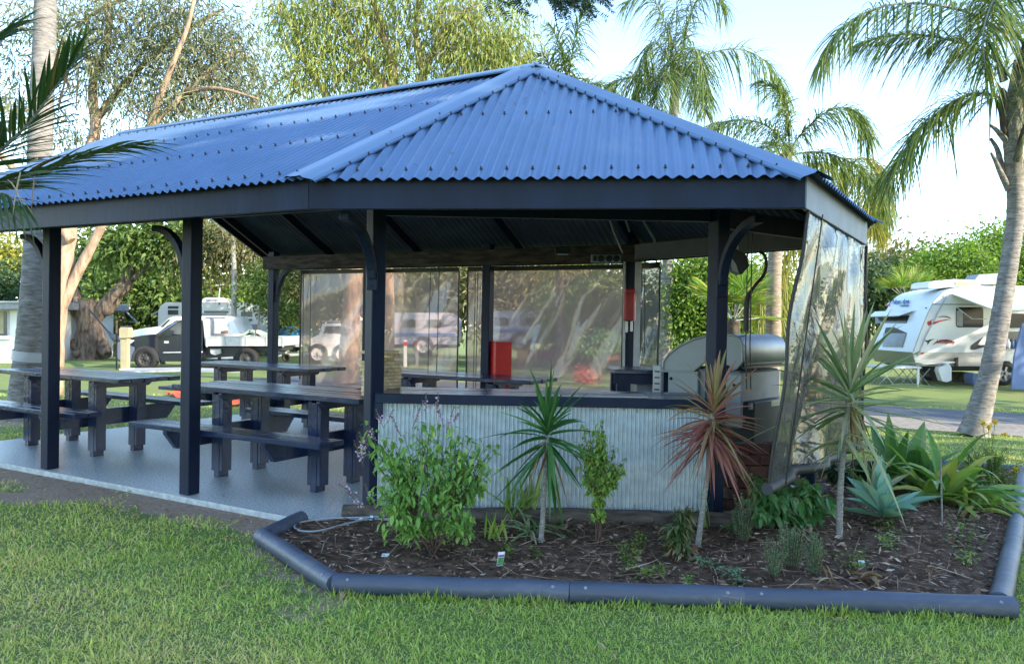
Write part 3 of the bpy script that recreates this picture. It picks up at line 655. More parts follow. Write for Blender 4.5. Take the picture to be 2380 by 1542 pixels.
# big hooded barbecue
bl,bm,br_=np.array([1.27,6.55,0]),np.array([1.80,6.10,0]),np.array([2.25,6.60,0])
bq=thing('hooded_barbecue',(bl+br_)/2,'large stainless barbecue with a rounded hood and pale grey end panels','barbecue')
e=nz(bm-bl); g=nz(br_-bm); wl=np.linalg.norm(bm-bl); gl=np.linalg.norm(br_-bm)+.12
hood=[(0,.955),(0,1.03),(.05,1.10),(.15,1.17),(.27,1.225),(.40,1.262),(.52,1.275),(.60,1.27),(.66,1.245),(.685,1.19),(.69,1.07),(.64,1.01),(.60,.995),(.50,1.06),(.38,1.055),(.26,.96)]
B=MB(); B.prism(hood,bl-g*.0,e,UP,.035); B.build('hood_end',M['bbqgrey'],bq,bevel=.006)
B=MB(); Q=[bl-g*.02+e*a_+UP*z for a_,z in hood+[hood[0]]]; B.tube(Q,.010,6,caps=False); B.build('hood_trim',M['bbqtrim'],bq)
B=MB(); hs=hood[1:12]; n=len(hs)
V=[bl+e*a_+UP*z+g*.02 for a_,z in hs]+[bl+e*a_+UP*z+g*gl for a_,z in hs]; k=np.arange(n-1); B.add(V,np.stack([k,k+1,k+1+n,k+n],1),smooth=True)
B.addn(V,[list(range(n,2*n))]); B.build('hood',M['steel'],bq)
B=MB(); B.box(bm+g*(gl/2+.02)-e*.03+UP*1.045,(gl-.04,.02,.02),g); B.box(bm+g*(gl/2)-e*.02+UP*1.02,(gl-.02,.05,.02),g); B.build('hood_rail',M['black'],bq)
B=MB(); B.box(bm+g*(gl/2)-e*.33+UP*.86,(gl-.04,.58,.26),g); B.build('fire_box',M['grey'],bq,bevel=.02)
B=MB(); B.box(bm+g*(gl/2)+UP*.72+e*.03,(gl*.9,.02,.05),g); B.build('handle',M['steel'],bq)
B=MB(); B.box(bl+e*.185+UP*.80-g*.012,(.27,.03,.34),e); B.build('end_panel',M['bbqgrey'],bq,bevel=.006)
B=MB(); B.box(bl+e*.61+UP*.76-g*.012,(.17,.03,.42),e); B.build('end_panel',M['bbqgrey'],bq,bevel=.012)
B=MB(); B.box(bl-e*.05+UP*.87-g*.01,(.08,.05,.26),e)
B.build('vent_panel',M['lgrey'],bq,bevel=.006)
B=MB()
for j in range(4): B.box(bl-e*.045+UP*(.80+j*.05)-g*.037,(.045,.006,.012),e)
for a_,z in ((.08,.90),(.08,.72),(.57,.82),(.57,.62),(.63,.88),(.57,1.02)): B.lathe([(.0001,.012),(.012,.010),(.014,0)],bl+e*a_+UP*z-g*.028,-g,10)
B.build('bolts',M['black'],bq)
B=MB(); B.box((bl+br_)/2+UP*.42+e*.08,(.62,.5,.66),e); B.build('cabinet',M['dark'],bq,bevel=.01)
bk=thing('brick_plinth',np.array([1.95,6.0,0]),'low red brick plinth under the barbecue at the right corner','plinth')
bm_=mat('red_brick',(.10,.045,.035),.85,var=.2,vscale=9,bump=.4,bscale=30); 
B=MB(); c=np.array([1.74,5.74,0])
for r_ in range(6):
    for q in range(3): B.box(c+np.array([(q-1)*.155+(.07 if r_%2 else 0),.02*q,.045+r_*.082]),(.148,.10,.074))
B.build('bricks',bm_,bk,bevel=.004)
# hanging flood light, hose and cords by the right corner
fd=thing('flood_light',aty(1712,615,5.75),'black flood light hanging under the eave right of the corner post','lamp')
B=MB(); c=aty(1712,612,5.75); B.prism([(-.055,-.05),(.02,-.085),(.075,-.02),(.05,.06),(-.02,.10),(-.06,.05)],c,(1,0,0),(0,0,1),.12); B.build('housing',M['black'],fd,bevel=.008)
B=MB(); B.add([c+np.array(q) for q in ((-.062,-.061,.045),(-.052,-.061,-.055),(.0,-.061,-.075),(-.02,-.061,-.01))],[[0,1,2,3]]); B.tube([c+UP*.08,c+UP*.28],.010,6); B.build('glass',M['lgrey'],fd)
hs_=thing('flue_hose',aty(1735,700,6.3),'dark flexible hose curving down from the eave to the barbecue','hose')
Q=[aty(x,y,6.35) for x,y in ((1765,583),(1778,592),(1782,615),(1776,640),(1755,662),(1740,685),(1735,705),(1734,770))]
Qs=[]
for i in range(len(Q)-1):
    for t in np.linspace(0,1,4)[:-1]: Qs.append(Q[i]*(1-t)+Q[i+1]*t)
Qs.append(Q[-1]); Qs=np.array(Qs); Qs[1:-1]=(Qs[:-2]+Qs[1:-1]*2+Qs[2:])/4
B=MB(); B.tube(Qs,[.013]*(len(Qs)-7)+[.022]*7,10); B.build('hose',M['dark'],hs_)
for px,py,dd in ((1733,820,0),(1743,820,.1)):
    cd=thing('hanging_cord',aty(px,700,5.95),'thin black cord hanging from the eave '+('left' if dd==0 else 'right')+' of a pair beside the hose','cord','thin cords by the barbecue')
    B=MB(); B.tube([aty(px+6,500,5.9),aty(px+3,650,5.9),aty(px,800,5.9),aty(px+2,905,5.9)],.005,5); B.build('cord',M['black'],cd)
# bed edging: painted round logs
def log(a,b_,lb,r=.052,nsc=2):
    a=xyz(a)*[1,1,0]+UP*.012; b_=xyz(b_)*[1,1,0]+UP*.012; t=thing('edging_log',(a+b_)/2-UP*.05,lb,'edging log','painted edging logs round the garden bed')
    n=max(6,int(np.linalg.norm(b_-a)/.12)); Q=[a+(b_-a)*k for k in np.linspace(0,1,n)]
    Q=[q+np.array([rng.normal()*.0015,rng.normal()*.0015,rng.normal()*.0012]) for q in Q]
    d=nz(b_-a); B=MB(); B.tube(Q,[r*(1+rng.normal()*.01) for _ in Q],28); B.build('log',M['pipe'],t)
    for e_,s in ((a,1),(b_,-1)):
        B=MB(); B.lathe([(.0001,.003),(.007,.002),(.009,0)],e_+d*s*.08+nz(np.array([d[1],-d[0],.9]))*r if d[0]>0 else e_+d*s*.08+nz(np.array([-d[1],d[0],.9]))*r,nz(np.array([d[1],-d[0],.9])),8)
        B.build('screw',M['grey'],t)
    return t
v=nz(c1-c0)
log(cb+np.array([.0,.0,0]),c0+nz(cb-c0)*.02,'short shaded blue edging log from the bed tip back to the slab')
log(c0-v*.03,c1+v*.02,'angled blue edging log at the left front of the garden bed')
mid=c1+(c2-c1)*.36; mid2=c1+(c2-c1)*.62
log(c1+np.array([0,-.005,0]),mid,'left length of the long front row of blue edging logs'); log(mid+[.002,0,0],mid2,'middle length of the long front row of edging logs'); log(mid2+[.002,0,0],c2+[.05,0,0],'right length of the front row of edging logs, ending at the corner')
w_=nz(c3-c2); m3=c2+w_*1.35
log(c2+w_*.02+[.0,.03,0],m3,'pale blue edging log receding from the right front corner'); log(m3+w_*.002,c3,'far edging log on the right side of the bed'); log(c3,c4,'back edging log behind the marigold')
# ---------------------------------------------------------------- trees
def smooth(P,n=3):
    P=np.asarray(P,float)
    for _ in range(n):
        Q=[P[0]]
        for i in range(len(P)-1): Q+= [P[i]*.75+P[i+1]*.25,P[i]*.25+P[i+1]*.75]
        Q.append(P[-1]); P=np.array(Q)
    return P
def limb(B,P,r0,r1,seg=10,wob=0,n=2,mi=0):
    Q=smooth(P,n); t=np.linspace(0,1,len(Q)); R=r0+(r1-r0)*t
    if wob: R=R*(1+rng.normal(size=len(Q))*wob); Q=Q+rng.normal(size=Q.shape)*wob*R[:,None]*.5
    B.tube(Q,R,seg,mi); return Q,R
def tree(name,label,cat,limbs,blobs,bark,leafm,leaf=(.14,.03),per=40,sig=.30,droop=.5,group=None,twigr=.012,twigs=True,fold=.15,squash=.8,twmat=None,bseg=12,sub=None):
    """limbs: [(points, r0, r1)], blobs: [(centre, (rx,ry,rz), clumps)]"""
    base=np.asarray(limbs[0][0][0],float); t=thing(name,base,label,cat,group)
    B=MB(); nodes=[]
    for pts,r0,r1 in limbs:
        Q,R=limb(B,pts,r0,r1,bseg,.05); nodes+= [(q,r) for q,r in zip(Q[len(Q)//3:],R[len(Q)//3:])]
    N=np.array([q for q,r in nodes]); NR=np.array([r for q,r in nodes])
    cs=[]
    for c,rad,k in blobs:
        d=nz(rng.normal(size=(k,3)))*(rng.random((k,1))**.45); cs.append(np.asarray(c)+d*np.asarray(rad))
    cs=np.concatenate(cs)
    if twigs:
        sec=cs[rng.random(len(cs))<.14]; S=[]
        for c in sec:
            i=np.argmin(np.linalg.norm(N-c,axis=1)); a=N[i]; m=(a+c)/2+rng.normal(size=3)*.12*np.linalg.norm(c-a)+UP*.08*np.linalg.norm(c-a)
            q=smooth([a,m,c],2); r0=min(NR[i]*.6,twigr*3.2); B.tube(q,np.linspace(r0,twigr,len(q)),6,1,caps=False); S+=list(q)
        S=np.array(S) if len(S) else N
        for c in cs:
            i=np.argmin(np.linalg.norm(S-c,axis=1)); a=S[i]; 
            m=(a+c)/2+rng.normal(size=3)*.1*np.linalg.norm(c-a); q=smooth([a,m,c],1); B.tube(q,np.linspace(twigr*.8,twigr*.35,len(q)),4,1,caps=False)
    B.build('trunk',[bark,twmat or bark],t)
    n=len(cs)*per; ci=np.repeat(np.arange(len(cs)),per)
    off=rng.normal(size=(n,3))*sig*np.array([1,1,squash]); P=cs[ci]+off
    D=nz(nz(off)*.7+rng.normal(size=(n,3))*.55-UP*droop)
    rr=np.clip(rng.random(len(cs))[ci]*.55+rng.random(n)*.5,0,1)
    L=leaf[0]*(.6+.8*rng.random(n)); B=MB(); B.leaves(P,D,L,leaf[1]*(.7+.6*rng.random(n)),rr,fold=fold); B.build('crown',leafm,t)
    return t
def A(px,py,Y): return aty(px,py,Y)
def blob(px,py,Y,rpx,rpy,k,ry=None):
    s=Y/F; return (aty(px,py,Y),(rpx*s,(ry if ry else (rpx+rpy)*s*.5),rpy*s),k)
# paperbark at left behind the shelter
g=gnd(140,918); Y=g[1]
tree('paperbark_tree','big paperbark with peeling cream trunks forking behind the left post and a thin grey-green crown','tree',
 [([A(118,915,Y)*[1,1,0]+[0,0,g[2]],A(124,800,Y),A(134,700,Y),A(148,620,Y),A(162,520,Y+.3),A(185,400,Y+.6),A(222,320,Y+.8),A(222,270,Y+1)],.19,.085),
  ([A(136,730,Y),A(176,640,Y),A(238,525,Y),A(290,400,Y),A(345,300,Y+.3),A(430,215,Y+.5),A(540,120,Y+1)],.10,.03),
  ([A(222,290,Y+1),A(210,180,Y+1),A(260,100,Y+1),A(240,-40,Y+1)],.10,.035),([A(222,280,Y+1),A(300,180,Y+1.4),A(400,90,Y+1.5),A(520,20,Y+1.5)],.08,.025),
  ([A(345,300,Y+.3),A(400,150,Y),A(440,60,Y),A(460,-60,Y)],.06,.02),([A(430,215,Y+.5),A(500,200,Y),A(600,230,Y)],.05,.015),([A(165,560,Y),A(60,420,Y),A(-60,300,Y)],.09,.03)],
 [blob(20,120,Y+1,70,110,26),blob(60,270,Y+1,80,60,20),blob(190,60,Y+.8,110,90,42),blob(330,60,Y+1,130,90,60),blob(480,70,Y+1,110,90,52),blob(250,180,Y+1,110,70,34),blob(420,190,Y+1,140,80,56),blob(560,190,Y+1,80,90,30),blob(420,260,Y+.5,150,50,28),blob(600,250,Y+1,60,50,12),blob(180,330,Y+1,60,60,12)],
 M['barkpaper'],M['euc'],(.16,.026),50,.30,.9,twigr=.010,twmat=M['twig'])
# yellow-green gum in the middle
g=gy(905,20.0); Y=g[1]
tree('gum_tree','tall gum with drooping yellow-green foliage and pale limbs rising behind the roof ridge','tree',
 [([g,A(900,500,Y),A(905,215,Y),A(918,150,Y),A(880,60,Y),A(860,-60,Y)],.17,.07),([A(905,400,Y),A(960,230,Y),A(1000,130,Y),A(1040,60,Y),A(1090,20,Y)],.14,.05),([A(905,380,Y),A(800,260,Y),A(720,180,Y),A(690,60,Y)],.10,.03),
  ([A(960,240,Y),A(1060,200,Y),A(1160,150,Y)],.12,.04),([A(900,210,Y),A(840,120,Y),A(780,30,Y)],.12,.04),([A(985,170,Y),A(960,80,Y),A(980,-30,Y)],.12,.04)],
 [blob(690,60,Y,85,90,40),blob(720,160,Y,80,60,26),blob(820,60,Y,110,90,60),blob(830,170,Y,90,60,34),blob(960,60,Y,100,80,40),blob(940,170,Y,70,50,16),blob(1090,70,Y,110,70,50),blob(1130,150,Y,100,60,52),blob(1190,110,Y,50,60,22),blob(1010,200,Y,70,40,20),blob(660,200,Y,60,60,10),blob(1080,-40,Y,160,40,30),blob(800,-40,Y,200,40,34)],
 M['barkpaper'],M['eucy'],(.21,.034),56,.29,1.5,squash=1.4,twigr=.013,twmat=M['twig'])
# gnarled fig with the knobbly forked trunk
Y=30.; g=gy(208,Y)
gt=tree('gnarled_tree','thick knobbly old tree with a forked trunk between the blue tarp and the cream shed','tree',
 [([g,A(210,780,Y),A(207,735,Y),A(200,700,Y)],.58,.36),([A(205,745,Y),A(180,700,Y),A(165,665,Y),A(168,630,Y)],.26,.17),([A(212,745,Y),A(245,710,Y),A(262,690,Y),A(300,655,Y),A(300,605,Y),A(330,560,Y),A(370,500,Y)],.30,.15),
  ([A(290,660,Y),A(330,630,Y),A(352,610,Y),A(380,600,Y)],.16,.09),([A(245,720,Y),A(262,705,Y),A(268,690,Y)],.26,.22),([A(195,740,Y),A(165,712,Y),A(160,690,Y)],.25,.19),([A(175,800,Y),A(190,812,Y-.3),A(172,826,Y-.6)],.25,.12),([A(235,800,Y),A(243,812,Y-.3),A(250,826,Y-.5)],.28,.16)],
 [blob(300,560,Y,110,45,44),blob(390,560,Y,70,50,26),blob(230,570,Y,70,45,16),blob(440,540,Y,60,60,26)],M['barkfig'],M['green'],(.30,.11),46,.5,.3,twigr=.03)
def bush(name,label,cat,px0,py0,px1,py1,Y,m,k=60,leaf=(.25,.1),per=50,sig=.4,group=None,bark='barkdark',base=None,trunkr=.10,droop=.3,lobes=5,squash=.9):
    cx=(px0+px1)/2; g=gy(cx,Y); top=aty(cx,py0,Y); h=top[2]-g[2]
    L=[([g,g+UP*h*.3+[.1,0,0],g+UP*h*.65],trunkr,trunkr*.4)]
    bl=[]
    for i in range(lobes):
        a=(i+.5)/lobes; x=px0+(px1-px0)*a; w=(px1-px0)/lobes*.85; hh=(py1-py0)
        yy=py0+hh*(.25+.25*abs(a-.5)*2+.1*rng.random()); bl.append(blob(x,yy,Y,w,hh*.26,max(3,k//(2*lobes)),ry=(px1-px0)*Y/F*.3))
        bl.append(blob(x,py0+hh*.68,Y,w,hh*.30,max(3,k//(2*lobes)),ry=(px1-px0)*Y/F*.3))
    return tree(name,label,cat,L,bl,M[bark],M[m],leaf,per,sig,droop,group,twigr=trunkr*.2,squash=squash)
G='trees beyond the camp sites'
bush('background_tree','sunlit yellow-green tree above the low white house at the far left','tree',-90,545,60,660,38,'yellowg',60,(.32,.13),50,.6,G)
bush('background_tree','dark hedge-like tree directly behind the roof of the low white house','tree',-80,628,140,720,34,'darkg',70,(.28,.12),60,.55,G,lobes=6)
bush('background_tree','mid-green tree between the gnarled trunk and its leaning limb','tree',150,585,300,730,42,'green',90,(.36,.15),60,.65,G)
bush('background_tree','broad dense green tree behind the motorhome, left of the middle post','tree',255,580,430,800,37,'green',150,(.32,.14),70,.6,G,lobes=6)
bush('background_tree','bright yellow-green tree above the roof of the white motorhome','tree',425,630,560,760,40,'yellowg',80,(.34,.15),60,.6,G)
bush('background_tree','loose olive tree hanging over the motorhome beside the thin grey trunk','tree',440,490,640,650,30,'brownish',110,(.22,.06),60,.5,G,droop=1.2)
bush('background_tree','sunlit green tree right of the thin grey trunk under the gable','tree',560,620,720,800,36,'bright',90,(.34,.15),60,.6,G)
bush('background_tree','tall olive tree crowding the top of the left clear blind','tree',690,560,900,740,30,'brownish',120,(.3,.11),60,.6,G,lobes=6)
bush('background_tree','dull green tree seen through the join of the two blinds','tree',880,580,1120,740,34,'green',130,(.32,.13),60,.65,G,lobes=6)
bush('background_tree','dark olive tree behind the second clear blind','tree',1090,560,1330,760,30,'brownish',140,(.3,.11),60,.6,G,lobes=6)
bush('background_tree','dense dark tree filling the right half of the second blind','tree',1290,570,1470,830,24,'green',130,(.24,.1),60,.5,G)
bush('background_tree','bright lime tree between the two front-right posts','tree',1560,570,1740,800,21,'bright',220,(.13,.06),120,.34,G,lobes=6)
bush('background_tree','bright green tree right of the corner post above the barbecue','tree',1660,600,1840,830,23,'bright',140,(.13,.06),110,.38,G)
bush('background_tree','pale brownish tree at the right, left of the green one above the caravan','tree',2000,545,2170,740,38,'brownish',130,(.3,.10),60,.6,G)
bush('background_tree','rounded bright green tree above the caravan roof','tree',2110,560,2290,760,34,'bright',230,(.20,.09),110,.42,G,lobes=6)
bush('background_tree','green and gold tree at the right edge behind the leaning palm','tree',2230,520,2420,740,36,'bright',210,(.2,.09),100,.5,G,lobes=5)
bush('background_tree','dark low tree beside the right clear blind above the caravan nose','tree',1960,610,2070,760,30,'darkg',70,(.26,.11),60,.45,G,lobes=3)
g=gnd(545,838); Y=g[1]
tree('slim_tree','slim pale grey trunk standing in front of the ute tray with sparse olive foliage','tree',[([g,A(543,760,Y),A(545,640,Y),A(541,560,Y),A(548,480,Y)],.115,.07),([A(541,560,Y),A(500,520,Y),A(480,490,Y)],.04,.02)],
 [blob(520,540,Y,60,40,16),blob(580,540,Y,50,45,14),blob(540,500,Y,80,30,16)],M['stem'],M['brownish'],(.16,.03),40,.3,.9,twigr=.012)
g=gnd(598,838); Y=g[1]
tree('young_tree','young leafy tree on a thin pale stem beside the rear left post','tree',[([g,A(600,770,Y),A(604,700,Y),A(612,640,Y)],.05,.025)],
 [blob(600,690,Y,38,36,18),blob(640,660,Y,40,50,30),blob(662,715,Y,34,28,18),blob(600,640,Y,30,34,10)],M['twig'],M['green'],(.15,.06),50,.22,.4,twigr=.008)
g=gnd(800,893); Y=g[1]
tree('gum_tree','pale smooth trunk seen through the left clear blind','tree',[([g,A(812,830,Y),A(815,740,Y),A(822,640,Y),A(830,540,Y),A(820,400,Y)],.24,.13),([A(815,700,Y),A(790,640,Y),A(770,560,Y)],.07,.03)],
 [blob(780,600,Y+.5,80,50,18),blob(860,590,Y+.5,80,50,18)],M['barkpaper'],M['euc'],(.15,.03),40,.3,.9)
g=gnd(1300,872); Y=g[1]
tree('dark_trunk_tree','dark straight trunk in the middle of the second clear blind','tree',[([g,A(1301,760,Y),A(1301,640,Y),A(1305,500,Y)],.12,.09)],
 [blob(1290,600,Y,80,40,14)],M['barkdark'],M['brownish'],(.2,.05),40,.35,.5)
g=gnd(1395,892); Y=g[1]
tree('small_shrub','dark bare-stemmed shrub with broad leaves left of the extinguisher post','shrub',[([g,A(1392,850,Y),A(1380,815,Y),A(1370,800,Y)],.035,.015),([A(1392,860,Y),A(1410,820,Y),A(1420,790,Y)],.03,.012)],
 [blob(1365,805,Y,28,18,9),blob(1420,785,Y,32,24,12),blob(1395,800,Y,20,14,5)],M['barkdark'],M['broad'],(.13,.05),26,.09,.3,twigr=.006)
g=gnd(1358,893); Y=g[1]
tree('flowering_bush','low scarlet and rust bush behind the counter end','shrub',[([g,g+UP*.12],.02,.012)],[blob(1356,872,Y,26,20,22)],M['barkdark'],M['redflower'],(.06,.03),30,.07,.2,twigr=.004)
# ---------------------------------------------------------------- palms
def frond(P,name,parent,m,ll,lw,k=70,dro=.7,sideb=1.0,r0=.022,plum=.5,t0=.10,fwd=.55,mr='stem',up=0,kink=0):
    Q=smooth(P,3); seg=np.linalg.norm(np.diff(Q,axis=0),axis=1); s=np.concatenate([[0],np.cumsum(seg)]); s/=s[-1]
    B=MB(); B.tube(Q,np.linspace(r0,r0*.22,len(Q)),6,1,caps=False)
    t=np.linspace(t0,.995,k); pos=np.stack([np.interp(t,s,Q[:,i]) for i in range(3)],1); tan=nz(np.stack([np.interp(t,s,np.gradient(Q,axis=0)[:,i]) for i in range(3)],1))
    for sgn in (-1,1):
        sd=nz(np.cross(tan,UP+rng.normal(size=3)*.05))*sgn; upn=nz(np.cross(sd,tan)*sgn*-1); upn=np.where(upn[:,2:3]<0,-upn,upn)
        D=nz(sd*sideb+tan*(fwd+1.1*t[:,None]**3)+upn*up+upn*(rng.normal(size=(k,1))*plum)+rng.normal(size=(k,3))*.10)
        Ls=ll*(.45+.75*np.sin(np.pi*np.clip(t*.85+.12,0,1)))*(.85+.3*rng.random(k))
        B.strips(pos,D,Ls,lw*(.8+.4*rng.random(k)),drop=dro*(.6+.7*rng.random(k)),nseg=4,mi=0,fold=.25,kink=kink)
    return B.build(name,[m,M[mr]],parent)
def rand_frond(c,az,el,L,bend,n=6):
    P=[c]; d=np.array([math.cos(az)*math.cos(el),math.sin(az)*math.cos(el),math.sin(el)]); p=c.copy()
    for i in range(n):
        p=p+d*L/n; P.append(p.copy()); d=nz(d-UP*bend/n*(1+i*.25))
    return P
def palm(label,trunk,radii,fronds,rnd,Lr,m,ll,lw,bark,k=60,dro=.7,group='queen palms',plum=.5,extra=None,ringy=True,cat='palm tree'):
    t=thing('palm_tree',trunk[0],label,cat,group); B=MB(); Q=smooth(trunk,2)
    rr=np.interp(np.linspace(0,1,len(Q)),np.linspace(0,1,len(radii)),radii)
    # resample for the leaf-scar rings
    s=np.concatenate([[0],np.cumsum(np.linalg.norm(np.diff(Q,axis=0),axis=1))]); n=max(30,int(s[-1]/.05)); u=np.linspace(0,s[-1],n)
    Q2=np.stack([np.interp(u,s,Q[:,i]) for i in range(3)],1); R2=np.interp(u,s,rr); R2=R2*(1+.022*np.where(np.sin(u*2*np.pi/.16+np.sin(u*3))>.55,1,-.1)+rng.normal(size=n)*.006)
    B.tube(Q2,R2,18); B.build('trunk',bark,t)
    c=np.asarray(trunk[-1])
    for P in fronds: frond(P,'frond',t,m,ll,lw*1.15,int(k*1.5),dro,plum=plum)
    for az,el,bend in rnd: frond(rand_frond(c+UP*.05,az,el,Lr*(.85+.3*rng.random()),bend),'frond',t,m,ll,lw,k,dro,plum=plum)
    return t
# leaning palm at the right
g=gnd(2262,1012); Y=g[1]; y1=Y+.2
pd=palm('leaning grey queen palm at the right edge, its crown cut by the picture corner',[g,A(2275,960,Y),A(2310,830,Y),A(2345,620,y1),A(2362,500,y1),A(2358,400,y1),A(2352,300,y1),A(2375,150,y1)],[.20,.165,.125,.115,.105,.10,.11,.12,.10],
 [[A(2372,150,y1),A(2330,60,y1-.2),A(2200,10,y1-.3),A(2060,5,y1-.4),A(1950,60,y1-.5),A(1905,150,y1-.5)],
  [A(2365,200,y1),A(2300,120,y1),A(2200,90,y1+.2),A(2100,75,y1+.3),A(2000,100,y1+.4)],
  [A(2352,250,y1),A(2325,225,y1),A(2270,213,y1),A(2200,240,y1+.1),A(2130,310,y1+.1),A(2060,420,y1+.1)],
  [A(2370,120,y1),A(2330,10,y1+.5),A(2240,-60,y1+.8),A(2100,-80,y1+1)],
  [A(2380,130,y1),A(2400,0,y1),A(2340,-60,y1-.5),A(2280,60,y1-.9),A(2290,160,y1-1)],
  [A(2380,140,y1),A(2460,60,y1),A(2550,90,y1),A(2600,200,y1)],[A(2380,140,y1),A(2440,100,y1-.4),A(2480,200,y1-.8),A(2480,320,y1-1)]],
 [],2.2,M['palm'],.60,.020,M['barkgrey'],95,.75,plum=.45)
B=MB()
for px,py,qx,qy,rx_,ry_ in ((2345,440,2325,400,2303,355),(2350,340,2330,318,2300,290),(2352,270,2340,230,2330,205)):
    a=A(px,py,y1);b_=A(qx,qy,y1-.05);c=A(rx_,ry_,y1-.1); q=smooth([a,b_,(b_+c)/2+UP*.02,c],2); B=MB(); B.tube(q,np.linspace(.05,.012,len(q)),8); B.build('leaf_stub',M['barkgrey'],pd)
for k in range(11):
    az=k*2.4; d=np.array([math.cos(az),math.sin(az),0]); z0=A(2352,430-k*27,y1); q=smooth([z0+d*.09,z0+d*.14+UP*.16,z0+d*.17+UP*.34,z0+d*.26+UP*.50],2); B=MB(); B.tube(q,np.linspace(.055,.016,len(q)),8); B.build('leaf_base',M['barkgrey' if k%2 else 'barkdark'],pd)
B=MB(); n=500; P=np.array([A(2352+rng.normal()*10,rng.uniform(190,430),y1+rng.normal()*.04) for _ in range(n)]); B.strips(P,rng.normal(size=(n,3))*[1,1,.5]-UP*.6,.10,.004,.3,2); B.build('fibre',M['dead'],pd)
# palm behind the roof, upright plume
g=gnd(1548,905); Y=g[1]+4; g=gy(1545,Y)
palm('queen palm with an upright feathery crown rising behind the right hip of the roof',[g,A(1548,780,Y),A(1552,620,Y),A(1564,300,Y),A(1568,230,Y),A(1572,160,Y)],[.19,.17,.15,.13,.12,.07],
 [[A(1572,190,Y),A(1600,150,Y),A(1680,110,Y-.2),A(1760,120,Y-.3),A(1820,190,Y-.3),A(1830,240,Y-.3)],[A(1572,180,Y),A(1560,100,Y),A(1535,20,Y),A(1500,-20,Y),A(1450,10,Y)],
  [A(1572,180,Y),A(1590,90,Y),A(1610,10,Y),A(1650,-30,Y),A(1690,20,Y)],[A(1572,190,Y),A(1545,120,Y),A(1515,90,Y),A(1490,150,Y),A(1480,230,Y)],
  [A(1572,190,Y),A(1600,120,Y-.5),A(1620,110,Y-.8),A(1640,190,Y-1),A(1640,260,Y-1.1)],[A(1572,190,Y),A(1570,90,Y+.4),A(1575,-10,Y+.6),A(1560,-60,Y+1)],
  [A(1572,200,Y),A(1550,160,Y-.7),A(1530,190,Y-1),A(1525,270,Y-1.1)],[A(1572,190,Y),A(1590,150,Y+1),A(1610,170,Y+1.3),A(1620,240,Y+1.4)],[A(1570,200,Y),A(1500,170,Y),A(1420,190,Y),A(1390,240,Y)]],
 [],2,M['palm'],.75,.024,M['barkgrey'],75,.85,plum=.75)
# palm C, lower, nearer
g=gnd(1800,960); Y=g[1]+2.6; g=gy(1797,Y)
palm('lower queen palm behind the right eave with arching and yellowing fronds',[g,A(1797,760,Y),A(1800,600,Y),A(1815,450,Y),A(1832,340,Y)],[.16,.15,.13,.12,.10],
 [[A(1835,350,Y),A(1870,300,Y),A(1930,250,Y-.2),A(1990,250,Y-.3),A(2025,320,Y-.3)],[A(1835,350,Y),A(1790,290,Y),A(1720,275,Y),A(1650,290,Y-.2),A(1610,330,Y-.3)],[A(1835,340,Y),A(1830,260,Y),A(1810,210,Y),A(1770,190,Y)],
  [A(1835,350,Y),A(1800,330,Y-.6),A(1760,350,Y-.9),A(1750,420,Y-1)],[A(1835,360,Y),A(1900,350,Y),A(1970,370,Y),A(2040,420,Y),A(2065,500,Y)]],
 [],2,M['palm'],.62,.022,M['barkgold'],80,.75,plum=.5)
py_=palm('yellowing queen palm whose tattered fronds hang beside the right end of the roof',[gy(1990,Y+2.5),A(1960,700,Y+2.5),A(1960,400,Y+2.5)],[.14,.12,.10],
 [[A(1962,420,Y+2.5),A(1990,360,Y+2),A(2050,380,Y+1.9),A(2060,460,Y+1.8),A(2055,540,Y+1.8)],[A(1962,420,Y+2.5),A(1900,370,Y+2),A(1860,400,Y+2),A(1850,470,Y+2)],[A(1962,420,Y+2.5),A(2000,400,Y+1.5),A(2020,460,Y+1.2),A(2030,530,Y+1.1)],
  [A(1962,430,Y+2.5),A(1920,520,Y+2),A(1850,560,Y+1.8),A(1780,600,Y+1.6),A(1765,700,Y+1.6),A(1770,760,Y+1.6)],[A(1962,430,Y+2.5),A(1900,540,Y+2),A(1830,590,Y+1.8),A(1812,660,Y+1.8),A(1815,750,Y+1.8)]],
 [],2,M['palmy'],.62,.024,M['barkgold'],80,.8,plum=.5)
# palm crown just above the ridge
g=gy(1312,24.); Y=24.
palm('distant queen palm showing one tall plume above the roof peak',[g,A(1312,500,Y),A(1312,250,Y)],[.2,.17,.12],
 [[A(1312,250,Y),A(1325,150,Y),A(1340,60,Y),A(1370,0,Y)],[A(1312,250,Y),A(1290,170,Y),A(1260,120,Y),A(1225,130,Y)],[A(1312,250,Y),A(1350,200,Y),A(1400,190,Y),A(1440,240,Y)],[A(1312,250,Y),A(1320,180,Y),A(1300,100,Y),A(1280,60,Y)],[A(1312,260,Y),A(1280,220,Y),A(1240,230,Y)]],[],2,M['palm'],1.0,.035,M['barkgrey'],70,.7,plum=.7)
# big palm trunk at the left
g=gnd(52,975); Y=g[1]
pl=palm('stout ringed palm trunk left of the leftmost post, white band low on its bark',[g,A(58,900,Y),A(68,800,Y),A(82,640,Y),A(88,500,Y),A(96,250,Y),A(105,60,Y),A(108,-160,Y),A(110,-420,Y)],[.215,.19,.165,.155,.15,.14,.13,.12,.11],[],
 [(a,.7,1.0) for a in np.linspace(0,6.28,9)[:-1]],1.9,M['palm'],.7,.024,M['barkgrey'],60)
B=MB(); Q=smooth([A(63,838,Y),A(66,815,Y)],1); B.tube(Q,[.1865]*len(Q),18,caps=False); B.build('painted_band',M['lgrey'],pl)
